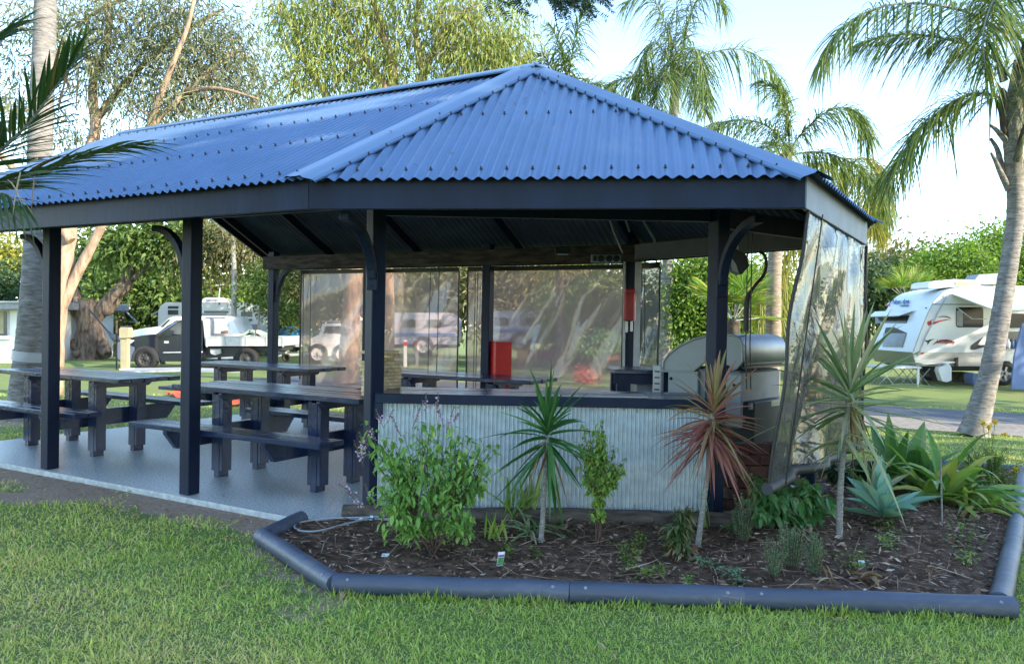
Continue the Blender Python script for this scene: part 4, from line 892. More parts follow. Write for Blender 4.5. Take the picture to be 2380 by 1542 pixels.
# fan palms
def fanpalm(label,px,py,Y,n,L,m,w_=.05):
    g=gy(px,Y); t=thing('fan_palm',g,label,'fan palm'); c=A(px,py,Y); B=MB(); B.tube([g,c],.12,10); B.build('trunk',M['barkdark'],t)
    for q in range(n):
        az=rng.uniform(0,6.28); el=rng.uniform(.1,1.3); d=np.array([math.cos(az)*math.cos(el),math.sin(az)*math.cos(el),math.sin(el)]); h=c+d*L*.7
        B=MB(); B.tube([c,h],.012,5,1); s=nz(np.cross(d,UP)); a=np.linspace(-1.35,1.35,22); D=np.cos(a)[:,None]*d+np.sin(a)[:,None]*s
        B.strips(np.repeat(h[None],22,0),D,L*.75,w_,.15,3,fold=.2); B.build('fan_leaf',[m,M['stem']],t)
fanpalm('fan palm with stiff pale leaves behind the caravan nose',2108,700,27,13,1.05,M['strap'],.04)
fanpalm('fan palm behind the barbecue right of the corner post',1705,745,14.5,12,.85,M['strap'])
# frond of a palm standing left of the camera
nf=thing('near_palm',gy(-560,4.4),'dark palm fronds reaching in from the left edge, one tip browned','palm tree'); g=gy(-560,4.4)
B=MB(); cr=A(-560,420,4.4); B.tube(smooth([g,g*.5+cr*.5,cr],2),.14,14); B.build('trunk',M['barkgrey'],nf)
for P,ll,k,dr,up,fw in (([cr,A(-250,460,4.3),A(-60,400,4.2),A(60,300,4.1),A(130,200,4.1),A(190,120,4.1)],.34,60,.20,.25,.9),([cr,A(-200,480,4.3),A(0,430,4.3),A(110,392,4.3),A(230,352,4.3),A(330,335,4.3)],.30,64,.22,.1,1.5),
     ([cr,A(-300,330,4.6),A(-140,200,4.8),A(-40,120,4.9),A(40,60,5.0)],.34,56,.3,.1,.8),([cr,A(-240,520,4.2),A(-80,470,4.1),A(0,440,4.0),A(45,470,4.0)],.24,40,.9,-.1,1.0)):
    frond(P,'frond',nf,M['frondnear'],ll*1.3,.022,k,dr,1.0,.014,.12,.25,fw,up=up)
for az,el in ((2.2,.9),(2.8,.5),(3.4,.9),(3.9,.4),(4.5,.8),(1.7,1.2)): frond(rand_frond(cr,az,el,1.9,1.0),'frond',nf,M['frondnear'],.42,.026,60,.4,1.0,.014,.12,.15,.7)
B=MB(); a=np.array([A(135+rng.uniform(-10,50),rng.uniform(150,175),4.1) for _ in range(9)]); B.strips(a,rng.normal(size=(9,3))*.25-UP,.22,.012,.2,4); B.build('browned_tip',M['dead'],nf); B=MB()
a=np.array([A(40+rng.uniform(-40,50),rng.uniform(380,440),4.05) for _ in range(6)]); B.strips(a,rng.normal(size=(6,3))*.3+[.6,0,-.5],.2,.009,.5,4); B.build('browned_tip',M['dead'],nf)
# dark feathery branch hanging into the top of the picture
Y=5.2; nb_=thing('overhanging_branch',A(1180,-420,Y),'dark branch with small paired leaflets hanging in at the top centre','branch')
B=MB(); main=smooth([A(700,-600,Y),A(1000,-350,Y),A(1180,-120,Y),A(1250,0,Y)],2); B.tube(main,np.linspace(.05,.012,len(main)),8); 
LB=MB()
for q in range(64):
    px=rng.uniform(1100,1350) if q<44 else rng.uniform(1290,1400); py=rng.uniform(-90,-5) if q<44 else rng.uniform(-50,5)
    a=A(px,py,Y+rng.normal()*.12); i=np.argmin(np.linalg.norm(main-a,axis=1)); B.tube([main[i],(main[i]+a)/2+UP*.02,a],.004,4)
    ln=rng.uniform(.12,.26)*(1 if px<1300 else .9); d=nz(np.array([rng.uniform(-.3,.9),rng.normal()*.35,-1.0])); pts=[]; p=a.copy()
    for i in range(6): p=p+d*ln/6; pts.append(p.copy()); d=nz(d+np.array([.10,0,.06]))
    B.tube([a]+pts,.0018,4,caps=False); pts=np.array(pts); k=15; t=np.linspace(.05,1,k); al_=np.vstack([a,pts]); ss=np.linspace(0,1,7)
    pos=np.stack([np.interp(t,ss,al_[:,j]) for j in range(3)],1); tan=nz(np.gradient(pos,axis=0)); sd=nz(np.cross(tan,np.array([0,1.,0])+rng.normal(size=3)*.4))
    for sgn in (-1,1): LB.leaves(pos,sd*sgn+tan*.35,.034,.011,fold=.1)
B.build('twigs',M['barkdark'],nb_); LB.build('leaflets',M['darkg'],nb_)
# ---------------------------------------------------------------- vehicles and buildings beyond
def pp(B,pts,Y,depth,mi=0):
    V0=[aty(x,y,Y) for x,y in pts]; V1=[v+np.array([0,depth,0]) for v in V0]; n=len(pts); V=np.array(V0+V1)
    B.addn(V,[list(range(n)),list(range(2*n-1,n-1,-1))],mi); k=np.arange(n); k2=(k+1)%n
    B.add(V,np.stack([k,k+n,k2+n,k2],1),mi); return B
def rect(x0,y0,x1,y1): return [(x0,y0),(x0,y1),(x1,y1),(x1,y0)]
def ppart(par,nm,m,pts,Y,depth,bev=0):
    B=MB(); pp(B,pts,Y,depth); return B.build(nm,m,par,bevel=bev)
def zc(x,y): return (x/3.3307,647.1+y/3.3307)
def wheel(par,px,py,Y,r,wd=.22,hub='dark',spokes=0):
    c=aty(px,py,Y); B=MB(); B.lathe([(r*.62,-.01),(r*.66,-.02),(r*.95,-.01),(r,.03),(r,wd-.03),(r*.95,wd),(.01,wd)],c,(0,1,0),26); w=B.build('wheel',M['rubber'],par)
    B=MB(); B.lathe([(.0001,.02),(r*.18,.02),(r*.22,.045),(r*.55,.05),(r*.60,.0),(r*.63,.0),(r*.63,.06)],c,(0,1,0),22)
    for i in range(8 if not spokes else spokes):
        a=i*2*math.pi/(8 if not spokes else spokes); q=c+np.array([math.cos(a),0,math.sin(a)])*r*.38
        if spokes: B.bar(c+[0,.01,0],c+np.array([math.cos(a),0,math.sin(a)])*r*.6+[0,.01,0],.05,.02,up=np.array([0,1.,0]))
        else: B.lathe([(.0001,.035),(r*.07,.035),(r*.09,.05)],q,(0,1,0),8)
    B.build('rim',M[hub],w); return w
# white motorhome
Y=33.; mh=thing('motorhome',gy(480,Y),'boxy white motorhome standing behind the two utes','motorhome')
ppart(mh,'body',M['vanwhite'],[(366,800),(368,722),(373,710),(385,702),(560,703),(590,706),(604,712),(606,800)],Y,3.6,.04)
ppart(mh,'air_conditioner',M['white'],[(470,702),(472,694),(480,691),(512,691),(520,695),(522,702)],Y+1,1.,.03)
ppart(mh,'vent',M['grey'],rect(478,695,508,700),Y+.985,.02)
for a in ((390,711,414,717),(390,720,414,731),(560,724,586,736),(560,740,586,746),(474,722,530,727)): ppart(mh,'window',M['glassgrey'],rect(*a),Y-.02,.04)
ppart(mh,'curtain_window',mat('pinkish_curtain',(.40,.33,.34),.8,var=.15,vscale=20,stretch=(20,1,1)),rect(560,753,600,768),Y-.02,.04)
ppart(mh,'awning_roll',M['lgrey'],rect(440,728,545,733),Y-.12,.12,.02)
B=MB(); c=aty(508,692,Y+1.2); B.tube([c,aty(512,664,Y+1.2)],.03,6); B.bar(aty(502,663,Y+1.2),aty(520,661,Y+1.2),.06,.05); B.build('aerial',M['lgrey'],mh)
ppart(mh,'skylight_flap',M['lgrey'],[(349,730),(368,722),(368,725),(352,732)],Y,.8)
# white ute behind the black one
Y=28.; wu=thing('white_ute',gy(420,Y),'white ute with a canopy, mostly hidden behind the black ute','ute')
ppart(wu,'body',M['vanwhite'],[zc(1000,620),zc(995,430),zc(1010,405),zc(1130,380),zc(1235,370),zc(1310,305),zc(1350,292),zc(1530,290),zc(1540,620)],Y,1.8,.05)
ppart(wu,'canopy',M['vanwhite'],[zc(1540,620),zc(1540,290),zc(1790,290),zc(1850,420),zc(1850,620)],Y,1.7,.05)
ppart(wu,'windscreen',M['glassgrey'],[zc(1240,372),zc(1305,315),zc(1322,318),zc(1262,376)],Y-.02,.04)
ppart(wu,'window',M['glass'],[zc(1290,385),zc(1350,330),zc(1370,322),zc(1372,385)],Y-.02,.04)
ppart(wu,'canopy_window',M['glassgrey'],[zc(1590,300),zc(1740,300),zc(1765,360),zc(1758,374),zc(1600,374)],Y-.03,.04)
wheel(wu,zc(1110,620)[0],833,Y,.36); wheel(wu,zc(1760,620)[0],833,Y,.36)
# black ute
g=gnd(338,856); Y=g[1]; s=Y/F
bu=thing('black_ute',gy(440,Y),'black single-cab ute with a pale alloy tray parked on the grass','ute')
ppart(bu,'body',M['ute'],[zc(985,560),zc(975,500),zc(985,470),zc(1030,452),zc(1120,436),zc(1210,428),zc(1300,360),zc(1372,325),zc(1420,318),zc(1555,322),zc(1568,345),zc(1570,480),zc(1565,625),zc(1250,640),zc(1225,600),zc(1190,555),zc(1120,535),zc(1060,550),zc(1030,600),zc(1020,640),zc(985,640)],Y,1.7,.05)
ppart(bu,'bumper',M['utegrey'],[zc(905,510),zc(915,480),zc(980,480),zc(1000,520),zc(1045,530),zc(1022,600),zc(1015,640),zc(960,640),zc(912,620)],Y-.03,1.76,.06)
ppart(bu,'headlight',M['white'],[zc(945,500),zc(950,482),zc(1000,472),zc(1035,478),zc(1010,500),zc(975,516)],Y-.06,.12,.02)
ppart(bu,'window',M['glassgrey'],[zc(1290,430),zc(1320,385),zc(1372,345),zc(1440,338),zc(1440,430)],Y-.015,.03)
ppart(bu,'window',M['glass'],[zc(1455,430),zc(1455,338),zc(1540,342),zc(1550,430)],Y-.015,.03)
ppart(bu,'windscreen',M['tarp'],[zc(1222,425),zc(1232,424),zc(1375,336),zc(1362,334)],Y-.02,.04)
ppart(bu,'mirror',M['ute'],[zc(1275,425),zc(1285,402),zc(1325,400),zc(1330,438),zc(1295,442)],Y-.16,.14,.03)
ppart(bu,'side_step',M['lgrey'],[zc(1260,575),zc(1265,568),zc(1565,562),zc(1565,572)],Y-.03,.04)
ppart(bu,'fender_badge',M['lgrey'],rect(*zc(1270,482),*zc(1305,500)),Y-.012,.02)
ppart(bu,'guard_flare',M['dark'],[zc(1018,640),zc(1030,580),zc(1065,535),zc(1120,520),zc(1180,535),zc(1215,580),zc(1228,640),zc(1215,640),zc(1200,590),zc(1165,552),zc(1120,540),zc(1070,555),zc(1045,590),zc(1035,640)],Y-.05,.08)
ppart(bu,'mud_flap',M['black'],[zc(1225,600),zc(1235,600),zc(1248,668),zc(1240,668)],Y+.05,.3)
wheel(bu,zc(1125,0)[0],zc(0,620)[1],Y-.04,.335); wheel(bu,zc(1905,0)[0],zc(0,622)[1],Y-.04,.335)
tr=ppart(bu,'tray',M['alloy'],rect(*zc(1600,450),*zc(2195,522)),Y-.05,1.8,.01)
ppart(bu,'headboard',M['alloy'],[zc(1570,320),zc(1598,308),zc(1608,330),zc(1608,522),zc(1590,522)],Y,1.6)
B=MB()
for x in (1740,1905,2060): pp(B,rect(x/3.3307-1,782,x/3.3307+1,804),Y-.07,.02)
for x0 in (1600,2190): pp(B,rect(x0/3.3307-1.5,781,x0/3.3307+1.5,806),Y-.072,.02)
pp(B,rect(480,781,659,783),Y-.074,.02); B.build('tray_frame',M['lgrey'],bu)
ppart(bu,'chassis',M['black'],[zc(1575,530),zc(2180,530),zc(2180,560),zc(2060,575),zc(1990,580),zc(1820,600),zc(1575,620)],Y+.2,1.2)
ppart(bu,'spare_wheel_cover',M['lgrey'],[zc(1625,545),zc(1710,545),zc(1705,580),zc(1665,592),zc(1632,580)],Y+.1,.1)
cg=thing('tray_load',aty(560,778,Y+.8),'jumble of grey-green panels and offcuts loaded on the ute tray','load')
for pts in ([(1620,450),(1640,425),(1800,430),(1810,450)],[(1840,448),(1925,398),(1945,405),(1880,448)],[(1930,400),(2030,440),(2010,450),(1925,415)],[(1830,450),(1990,425),(2030,450)]):
    ppart(cg,'panel',M['board'] if pts[0][0]<1700 else mat('green_grey_sheet',(.30,.36,.30),.6),[zc(*p) for p in pts],Y+.3,1.0)
B=MB(); pp(B,[zc(1975,450),zc(1972,395),zc(1978,395),zc(1982,450)],Y+.2,.05); pp(B,[zc(1700,450),zc(1710,405),zc(1722,425),zc(1735,402),zc(1738,450)],Y+.5,.3); B.build('offcut',M['redstem'],cg)
# blue car and trailer hitch behind the gable post
Y=34.; bc=thing('blue_car',gy(665,Y),'small bright blue car glimpsed right of the motorhome','car')
ppart(bc,'body',mat('bright_blue_paint',(.03,.22,.45),.25),[(643,800),(643,772),(650,770),(657,757),(675,757),(684,770),(690,774),(690,800)],Y,1.6,.05)
ppart(bc,'window',M['glassgrey'],[(654,769),(659,760),(673,760),(679,769)],Y-.02,.04); wheel(bc,655,800,Y-.03,.32); wheel(bc,682,800,Y-.03,.32)
Y=25.; th_=thing('trailer_hitch',gy(660,Y),'pale trailer drawbar with jockey wheel on the grass right of the ute','trailer')
B=MB(); B.bar(aty(628,826,Y),aty(697,823,Y),.1,.08); B.bar(aty(628,818,Y+.6),aty(680,824,Y),.08,.08); B.bar(aty(638,803,Y),aty(700,803,Y),.3,.06); B.build('drawbar',M['lgrey'],th_); wheel(th_,665,831,Y-.2,.13,.08)
B=MB(); B.bar(aty(665,808,Y-.1),aty(665,828,Y-.1),.05,.05); B.build('leg',M['lgrey'],th_)
# house, shed, tarp, fence
Y=27.; hs=thing('white_house',gy(0,Y),'low white rendered house with a grey roof edge at the far left','house')
gz=gy(0,Y)[2]
def wallbox(par,nm,m,x0,x1,ytop,Y,depth,zb=None):
    a=aty(x0,ytop,Y);c=aty(x1,ytop,Y); zb=gy((x0+x1)/2,Y)[2]-.2 if zb is None else zb; B=MB(); B.box(((a[0]+c[0])/2,Y+depth/2,(a[2]+zb)/2),(c[0]-a[0],depth,a[2]-zb)); return B.build(nm,m,par)
wallbox(hs,'wall',M['wall'],-260,58,714,Y,6); ppart(hs,'roof_edge',M['grey'],[(-270,718),(-270,699),(64,699),(64,718)],Y-.5,7.,.03); ppart(hs,'gutter',M['lgrey'],rect(-270,699,64,703),Y-.58,.08)
wf=ppart(hs,'window',M['glassgrey'],rect(-22,722,17,779),Y-.03,.06); ppart(wf,'frame',M['lgrey'],rect(17,720,20,781),Y-.05,.08); ppart(wf,'sill',M['white'],rect(-26,780,22,788),Y-.10,.12); ppart(wf,'blind',M['cream'],rect(-20,722,8,775),Y-.035,.03)
Y=36.; sh=thing('cream_shed',gy(260,Y),'cream shed with a white roof edge right of the gnarled tree','shed')
wallbox(sh,'wall',M['peach'],170,291,712,Y,5); ppart(sh,'roof_edge',M['white'],[(165,716),(165,706),(300,706),(300,716),(292,720),(262,720)],Y-.4,5.6,.02); ppart(sh,'flashing',M['lgrey'],rect(296,697,301,718),Y-.42,.1)
B=MB(); B.bar(aty(291,722,Y-.2),aty(318,748,Y-1.2),.05,.06); B.bar(aty(291,748,Y-.2),aty(324,748,Y-1.2),.05,.05); B.build('awning_frame',M['lgrey'],sh)
B=MB(); B.bar(aty(285,706,Y),aty(285,664,Y),.04,.04)
for z in (684,689,694): B.bar(aty(285,z,Y),aty(301,z+1,Y),.02,.03)
B.build('aerial',M['lgrey'],sh)
Y=33.; tp=thing('blue_tarp',gy(155,Y),'blue tarpaulin awning stretched behind the palm and gnarled tree','tarp')
ppart(tp,'sheet',M['tarp'],[(128,776),(128,727),(160,724),(182,740),(186,776)],Y,2.5,.02); ppart(tp,'roof_panel',M['grey'],[(120,722),(140,692),(160,692),(168,720)],Y+2,2)
Y=31.5; fn=thing('corrugated_fence',gy(160,Y),'short pale corrugated fence panel beside the gnarled trunk','fence')
B=MB(); a=aty(133,775,Y);c=aty(186,775,Y); us=np.linspace(a[0],c[0],80); zb=gy(160,Y)[2]
P0=np.stack([us,Y+.02*np.cos(us*50),np.full(80,zb)],1); P1=P0.copy(); P1[:,2]=a[2]; k=np.arange(79); B.add(np.vstack([P0,P1]),np.stack([k,k+1,k+81,k+80],1),smooth=True); B.build('panel',M['lgrey'],fn)
# power post, star picket, hammock strap, concrete strip, orange mesh
g=gnd(287,860); Y=g[1]; pw=thing('power_post',g,'cream power post with a square head in front of the black ute','post')
ppart(pw,'shaft',M['cream'],rect(280,783,295,859),Y,.18,.01); ppart(pw,'head',M['cream'],[(277,785),(277,764),(280,760),(295,760),(298,764),(298,785)],Y-.05,.28,.02); ppart(pw,'cap',M['dark'],rect(279,757,296,761),Y-.04,.26,.01); 
ppart(pw,'base',M['lgrey'],rect(277,856,299,861),Y-.08,.34)
g=gnd(271,858); sp=thing('star_picket',g,'thin dark steel picket left of the cream power post','stake'); B=MB(); B.bar(g,aty(271,744,g[1]),.035,.035); B.build('picket',M['barkdark'],sp)
hm=thing('rope_sling',aty(250,765,26),'gathered hammock rope tied from the gnarled tree to the cream post','rope'); B=MB(); Q=smooth([aty(207,719,27),aty(232,748,26.5),aty(252,772,26),aty(268,786,25),aty(279,788,g[1]+.3)],2); B.tube(Q,np.interp(np.linspace(0,1,len(Q)),[0,.5,.75,1],[.025,.03,.12,.04]),8); B.build('rope',M['dark'],hm)
def patch(name,label,cat,pts,m,dz=.03,th=.05):
    V=[gnd(*p)+UP*dz for p in pts]; t=thing(name,V[0],label,cat); B=MB(); n=len(V); V2=[v-UP*th for v in V]; B.addn(V,[list(range(n))[::-1]]); 
    for i in range(n): B.add([V[i],V[(i+1)%n],V2[(i+1)%n],V2[i]],[[0,1,2,3]])
    B.build('surface',m,t); return t
patch('concrete_strip','pale concrete edge strip on the grass in front of the black ute','kerb',[(290,866),(299,858),(420,856),(560,860),(560,866),(420,863)],M['lgrey'],.04)
om=thing('orange_mesh',gnd(480,930),'crumpled orange barrier mesh lying on the lawn behind the tables','netting'); B=MB()
n_=34; T=np.linspace(0,1,n_); g0=gnd(394,920);g1=gnd(582,944); V=[]
for i,t in enumerate(T):
    p=g0+(g1-g0)*t; 
    for j in range(6): V.append(p+np.array([0,.10*(j-2),0])*(1+.6*math.sin(t*9))+UP*(.03+.09*abs(math.sin(j*1.3+t*14))*(.4+rng.random()*.5)))
k=[[i*6+j,i*6+j+1,i*6+j+7,i*6+j+6] for i in range(n_-1) for j in range(5)]; B.add(V,k); B.build('mesh',M['orange'],om)
# things behind the blinds
Y=26.; w4=thing('white_four_wheel_drive',gy(770,Y),'white four wheel drive seen faintly through the left blind','car')
ppart(w4,'body',M['vanwhite'],[(722,826),(722,786),(742,776),(750,752),(800,750),(812,780),(812,826)],Y,1.8,.05); ppart(w4,'window',M['glass'],[(752,774),(757,758),(792,757),(798,774)],Y-.02,.04); wheel(w4,738,822,Y-.03,.34,hub='lgrey'); wheel(w4,796,822,Y-.03,.34,hub='lgrey')
ppart(w4,'roof_rack',M['grey'],rect(748,744,800,749),Y,1.6)
Y=25.; cvs=[]
for lb,x0,x1,y0,y1,dk in (('silver caravan in the right half of the left blind',905,1062,726,800,'tarp'),('silver caravan behind the red cabinet in the second blind',1120,1296,722,790,'tarp'),('peach walled cabin behind the small shrub in the second blind',1330,1450,775,830,None)):
    t=thing('caravan' if dk else 'cabin',gy((x0+x1)/2,Y),lb,'caravan' if dk else 'cabin')
    if dk:
        ppart(t,'body',mat('silver_lilac_side',(.42,.42,.50),.4),[(x0,y1),(x0+4,y0+12),(x0+14,y0),(x1-20,y0),(x1,y0+16),(x1,y1)],Y,2.2,.06); ppart(t,'stripe',M['tarp'],rect(x0+8,y1-26,x1-4,y1-18),Y-.02,.04)
        ppart(t,'window',M['glass'],rect(x0+30,y0+16,x0+60,y0+34),Y-.03,.04); ppart(t,'window',M['glass'],rect(x0+90,y0+16,x0+120,y0+34),Y-.03,.04); wheel(t,(x0+x1)/2,y1+4,Y-.03,.33,hub='lgrey')
        ppart(t,'skirt',M['dark'],rect(x0+4,y1,x1,y1+8),Y+.3,1.6)
    else:
        wallbox(t,'wall',M['peach'],x0,x1,y0,Y,4); ppart(t,'roof_edge',M['lgrey'],rect(x0-6,y0-6,x1+6,y0),Y-.3,4.6)
g=gnd(1250,858); Y=g[1]; sg=thing('park_sign',g,'dark red two-panel sign on short posts seen through the second blind','sign')
for x0,x1 in ((1201,1245),(1247,1290)): ppart(sg,'board',mat('maroon_board',(.10,.02,.025),.5),rect(x0,812,x1,838),Y,.04)
for x in (1216,1240,1278): ppart(sg,'post',M['barkdark'],rect(x,838,x+4,860),Y+.02,.06)
g=gnd(941,852); bo=thing('bollard',g,'white bollard with a red band seen through the left blind','bollard'); ppart(bo,'post',M['white'],rect(938,790,945,853),g[1],.1,.01); ppart(bo,'band',M['red'],rect(937.5,793,945.5,803),g[1]-.01,.12)
g=gnd(1424,870); po=thing('terracotta_trough',g,'orange-brown trough on a stand beside the extinguisher post','planter'); ppart(po,'trough',mat('terracotta',(.45,.14,.05),.7),[(1408,826),(1411,838),(1440,838),(1440,824)],g[1],.25,.01); ppart(po,'stand',M['barkdark'],rect(1420,838,1424,870),g[1]+.1,.05)
# ---------------------------------------------------------------- big white caravan at the right
R_0=lambda x,y:(2022.1+x/4.7668,620.1+y/4.7668)   # zoomed crop to picture coordinates
Y=19.5; cv=thing('touring_caravan',gy(2260,Y),'long white caravan with red and black swooshes parked across the road on the right','caravan')
side=[(470,945),(560,700),(640,500),(700,385),(780,300),(860,258),(980,228),(1080,213),(1400,212),(2200,215),(3000,225),(3000,945)]
Bs=MB(); pp(Bs,[R_0(*p) for p in side],Y,.03); Bs.build('side_wall',M['vanwhite'],cv)
# nose panel and roof: the side outline swept back 2.3 m
V0=np.array([aty(*R_0(*p),Y+.015) for p in side[:-1]]); D=np.array([0,2.25,0]); n=len(V0)
V1=V0+D; Vn=np.vstack([V0,V1]); k=np.arange(n-1); B=MB(); B.add(Vn[:],np.stack([k,k+n,k+1+n,k+1],1),0,smooth=True); B.build('nose_and_roof',M['vannose'],cv)
B=MB(); B.tube(V0-[0,.02,0],.012,6,caps=False); B.build('edge_trim',M['lgrey'],cv)
sk_=ppart(cv,'checker_skirt',M['checker'],[R_0(*p) for p in ((470,945),(515,1095),(3000,1095),(3000,945))],Y-.01,.03)
B=MB(); a=[aty(*R_0(*p),Y) for p in ((470,945),(515,1095))]; B.add([a[0],a[0]+D,a[1]+D,a[1]],[[0,1,2,3]]); B.build('checker_nose',M['checker'],cv)
for y in (413,): ppart(cv,'pinstripe',M['dark'],[R_0(*p) for p in ((700,409),(1130,412),(1180,420),(700,416))],Y-.008,.01)
B=MB()
for y in (470,525,580,635,690,740,790,840,890): pp(B,[R_0(560 if y>650 else 660,y),R_0(560 if y>650 else 660,y+3),R_0(3000,y+3),R_0(3000,y)],Y-.003,.006)
B.build('cladding_grooves',M['white'],cv)
wn=ppart(cv,'window',M['glass'],[R_0(*p) for p in ((957,455),(970,445),(1240,445),(1255,460),(1255,650),(1240,668),(975,668),(957,650))],Y-.02,.03,.01)
ppart(wn,'curtain',M['grey'],[R_0(*p) for p in ((962,480),(1028,480),(1028,662),(962,650))],Y-.024,.006)
wn2=ppart(cv,'window',M['glass'],[R_0(*p) for p in ((1530,515),(1700,515),(1760,515),(1760,675),(1520,675))],Y-.02,.03)
def flap(pts,d,m='white'):
    V=[aty(*R_0(*p),Y-(0 if i<2 else d)) for i,p in enumerate(pts)]; B=MB(); B.add(V,[[0,1,2,3]]); B.add([v-UP*.015 for v in V],[[3,2,1,0]]); return B
flap(((905,300),(1420,320),(1370,470),(1100,372)),.5).build('window_hatch',M['vanwhite'],cv)
B=MB(); B.bar(aty(*R_0(965,450),Y-.02),aty(*R_0(1130,573),Y-.4),.02,.02); B.bar(aty(*R_0(1130,573),Y-.4),aty(*R_0(1290,575),Y-.4),.02,.02); B.build('hatch_stay',M['lgrey'],cv)
# rolled-out awning
aw=MB(); V=[aty(*R_0(910,296),Y-.02),aty(*R_0(2100,300),Y-.02),aty(*R_0(2100,560),Y-2.0),aty(*R_0(1360,468),Y-2.0)]
V[2][2]=V[3][2]; aw.add(V,[[0,1,2,3]]); aw.tube([V[3],V[2]],.035,8); aw.tube([V[0],V[3]],.02,6); aw.build('awning',M['vanwhite'],cv)
B=MB(); B.tube([aty(*R_0(858,298),Y-.04),aty(*R_0(620,760),Y-.05),aty(*R_0(530,975),Y-.04)],.018,6); B.build('awning_arm',M['lgrey'],cv)
# swooshes
def shape(pts,m,nm='swoosh',off=.012): return ppart(cv,nm,M[m],[R_0(*p) for p in pts],Y-off,.006)
shape(((632,625),(640,605),(700,580),(672,605),(690,612),(760,595),(850,578),(905,582),(860,586),(780,605),(700,638),(645,646)),'red')
shape(((735,560),(790,543),(850,543),(890,560),(898,574),(850,556),(790,552)),'dark')
shape(((690,866),(730,828),(790,805),(850,802),(910,815),(935,838),(880,822),(810,822),(740,838)),'redpl')
shape(((1112,900),(1118,870),(1170,830),(1258,770),(1215,830),(1195,860),(1230,868),(1420,840),(1420,852),(1250,890),(1160,915),(1122,915)),'dark')
shape(((608,808),(640,815),(665,802),(722,797),(680,812),(655,835),(640,862),(636,848),(640,832),(620,826)),'dark','kangaroo_mark')
def text(s,px,py,h,m,nm,Yt,shear=.15,yaw=None,par=None,bold=0):
    cu=bpy.data.curves.new(nm,'FONT'); cu.body=s; cu.size=h; cu.shear=shear; cu.extrude=.004; cu.offset=bold; o=bpy.data.objects.new(nm,cu); C.objects.link(o); cu.materials.append(M[m] if isinstance(m,str) else m)
    p=aty(px,py,Yt); o.parent=par; q=p-wpos(par); o.location=q; o.rotation_euler=(math.pi/2,0,0) if yaw is None else yaw
    me=bpy.data.meshes.new_from_object(o); o2=bpy.data.objects.new(nm,me); C.objects.link(o2); o2.parent=par; o2.location=q; o2.rotation_euler=o.rotation_euler; bpy.data.objects.remove(o); return o2
blue=mat('sign_blue',(.01,.10,.28),.4)
# nose sits in the plane x = const: lettering lies on it
nA=aty(*R_0(640,500),Y); nB=aty(*R_0(470,945),Y); nup=nz(nA-nB); nrt=np.array([0,-1.,0]); nn=nz(np.cross(nrt,nup))
nA2=aty(*R_0(860,258),Y); nup2=nz(nA2-nA)
def nose_pt(t,back,up_from=nA,upv=nup2): return up_from+upv*t+np.array([0,back,0])
def nose_text(s,org,size,m,nm,upv,bold=0):
    nr=nz(np.cross(nrt,upv)); o=text(s,0,0,size,m,nm,Y,.15,(0,0,0),cv,bold); Mx=Matrix((tuple(nrt)+(0,),tuple(upv)+(0,),tuple(nr)+(0,),(0,0,0,1))).transposed()
    rot=Mx.to_3x3().to_euler(); o.rotation_euler=rot; o.location=np.asarray(org)+nr*.012-wpos(cv); return o
def onnose(zx,zy,lift=.012):
    px,py=R_0(zx,zy); d=ray(px,py); o=np.array([0,0,H]); prof=[aty(*R_0(*p),Y) for p in side[:9]]; best=None
    for a,b_ in zip(prof[:-1],prof[1:]):
        e=b_-a; Mx=np.array([[d[0],-e[0]],[d[2],-e[2]]]); 
        try: t,s=np.linalg.solve(Mx,[a[0]-o[0],a[2]-o[2]])
        except Exception: continue
        if -.02<=s<=1.02 and t>0:
            p=o+d*t
            if Y-.05<=p[1]<=Y+2.4 and (best is None): best=(p,nz(np.array([e[0],0,e[2]])))
    if best is None:
        a,b_=prof[0],prof[3]; e=b_-a; t,s=np.linalg.solve(np.array([[d[0],-e[0]],[d[2],-e[2]]]),[a[0]-o[0],a[2]-o[2]]); best=(o+d*t,nz(np.array([e[0],0,e[2]])))
    p,u=best; nr=nz(np.cross(np.array([0,-1.,0]),u)); return p+nr*lift,u
def nshape(pts,m,nm,lift=.012,th=.01):
    V=[onnose(*p,lift)[0] for p in pts]; B=MB(); B.addn(V,[list(range(len(V)))]); V2=[onnose(*p,lift-th)[0] for p in pts]
    for i in range(len(V)): B.add([V[i],V[(i+1)%len(V)],V2[(i+1)%len(V)],V2[i]],[[0,1,2,3]])
    return B.build(nm,M[m] if isinstance(m,str) else m,cv)
p,u_=onnose(240,412); 
tx=nose_text('New Age',p,.185,blue,'lettering',u_,.004); tx.scale=(1.32,1,1)
p,u_=onnose(332,441); tx=nose_text('Caravans',p,.085,blue,'lettering',u_,.0015); tx.scale=(1.55,1,1)
nshape([(172,430),(222,378),(224,432)],'red','logo_triangle'); nshape([(188,424),(216,394),(216,412)],'vannose','logo_inset',.016,.004)
nshape([(58,548),(62,562),(62,622),(400,622),(440,540),(100,548)],'glass','front_window')
B=MB(); q=[onnose(60,494)[0],onnose(512,478)[0]]; q+= [onnose(400,542)[0]+[-.18,0,0.0],onnose(60,552)[0]+[-.18,0,.0]]; B.add(q,[[0,1,2,3]]); B.add([v-UP*.02 for v in q],[[3,2,1,0]]); B.build('front_window_hatch',M['vanwhite'],cv)
nshape([(150,735),(405,735),(360,888),(140,880)],'glassgrey','stone_guard'); nshape([(160,735),(180,672),(270,668),(405,728),(400,738)],'dark','guard_hood')
nshape([(612,450),(630,448),(630,458),(614,460)],'dark','marker_light')
ppart(cv,'air_conditioner',M['white'],[R_0(*p) for p in ((652,235),(655,180),(690,160),(930,135),(1205,150),(1225,178),(1225,200),(700,236))],Y+.3,.9,.03)
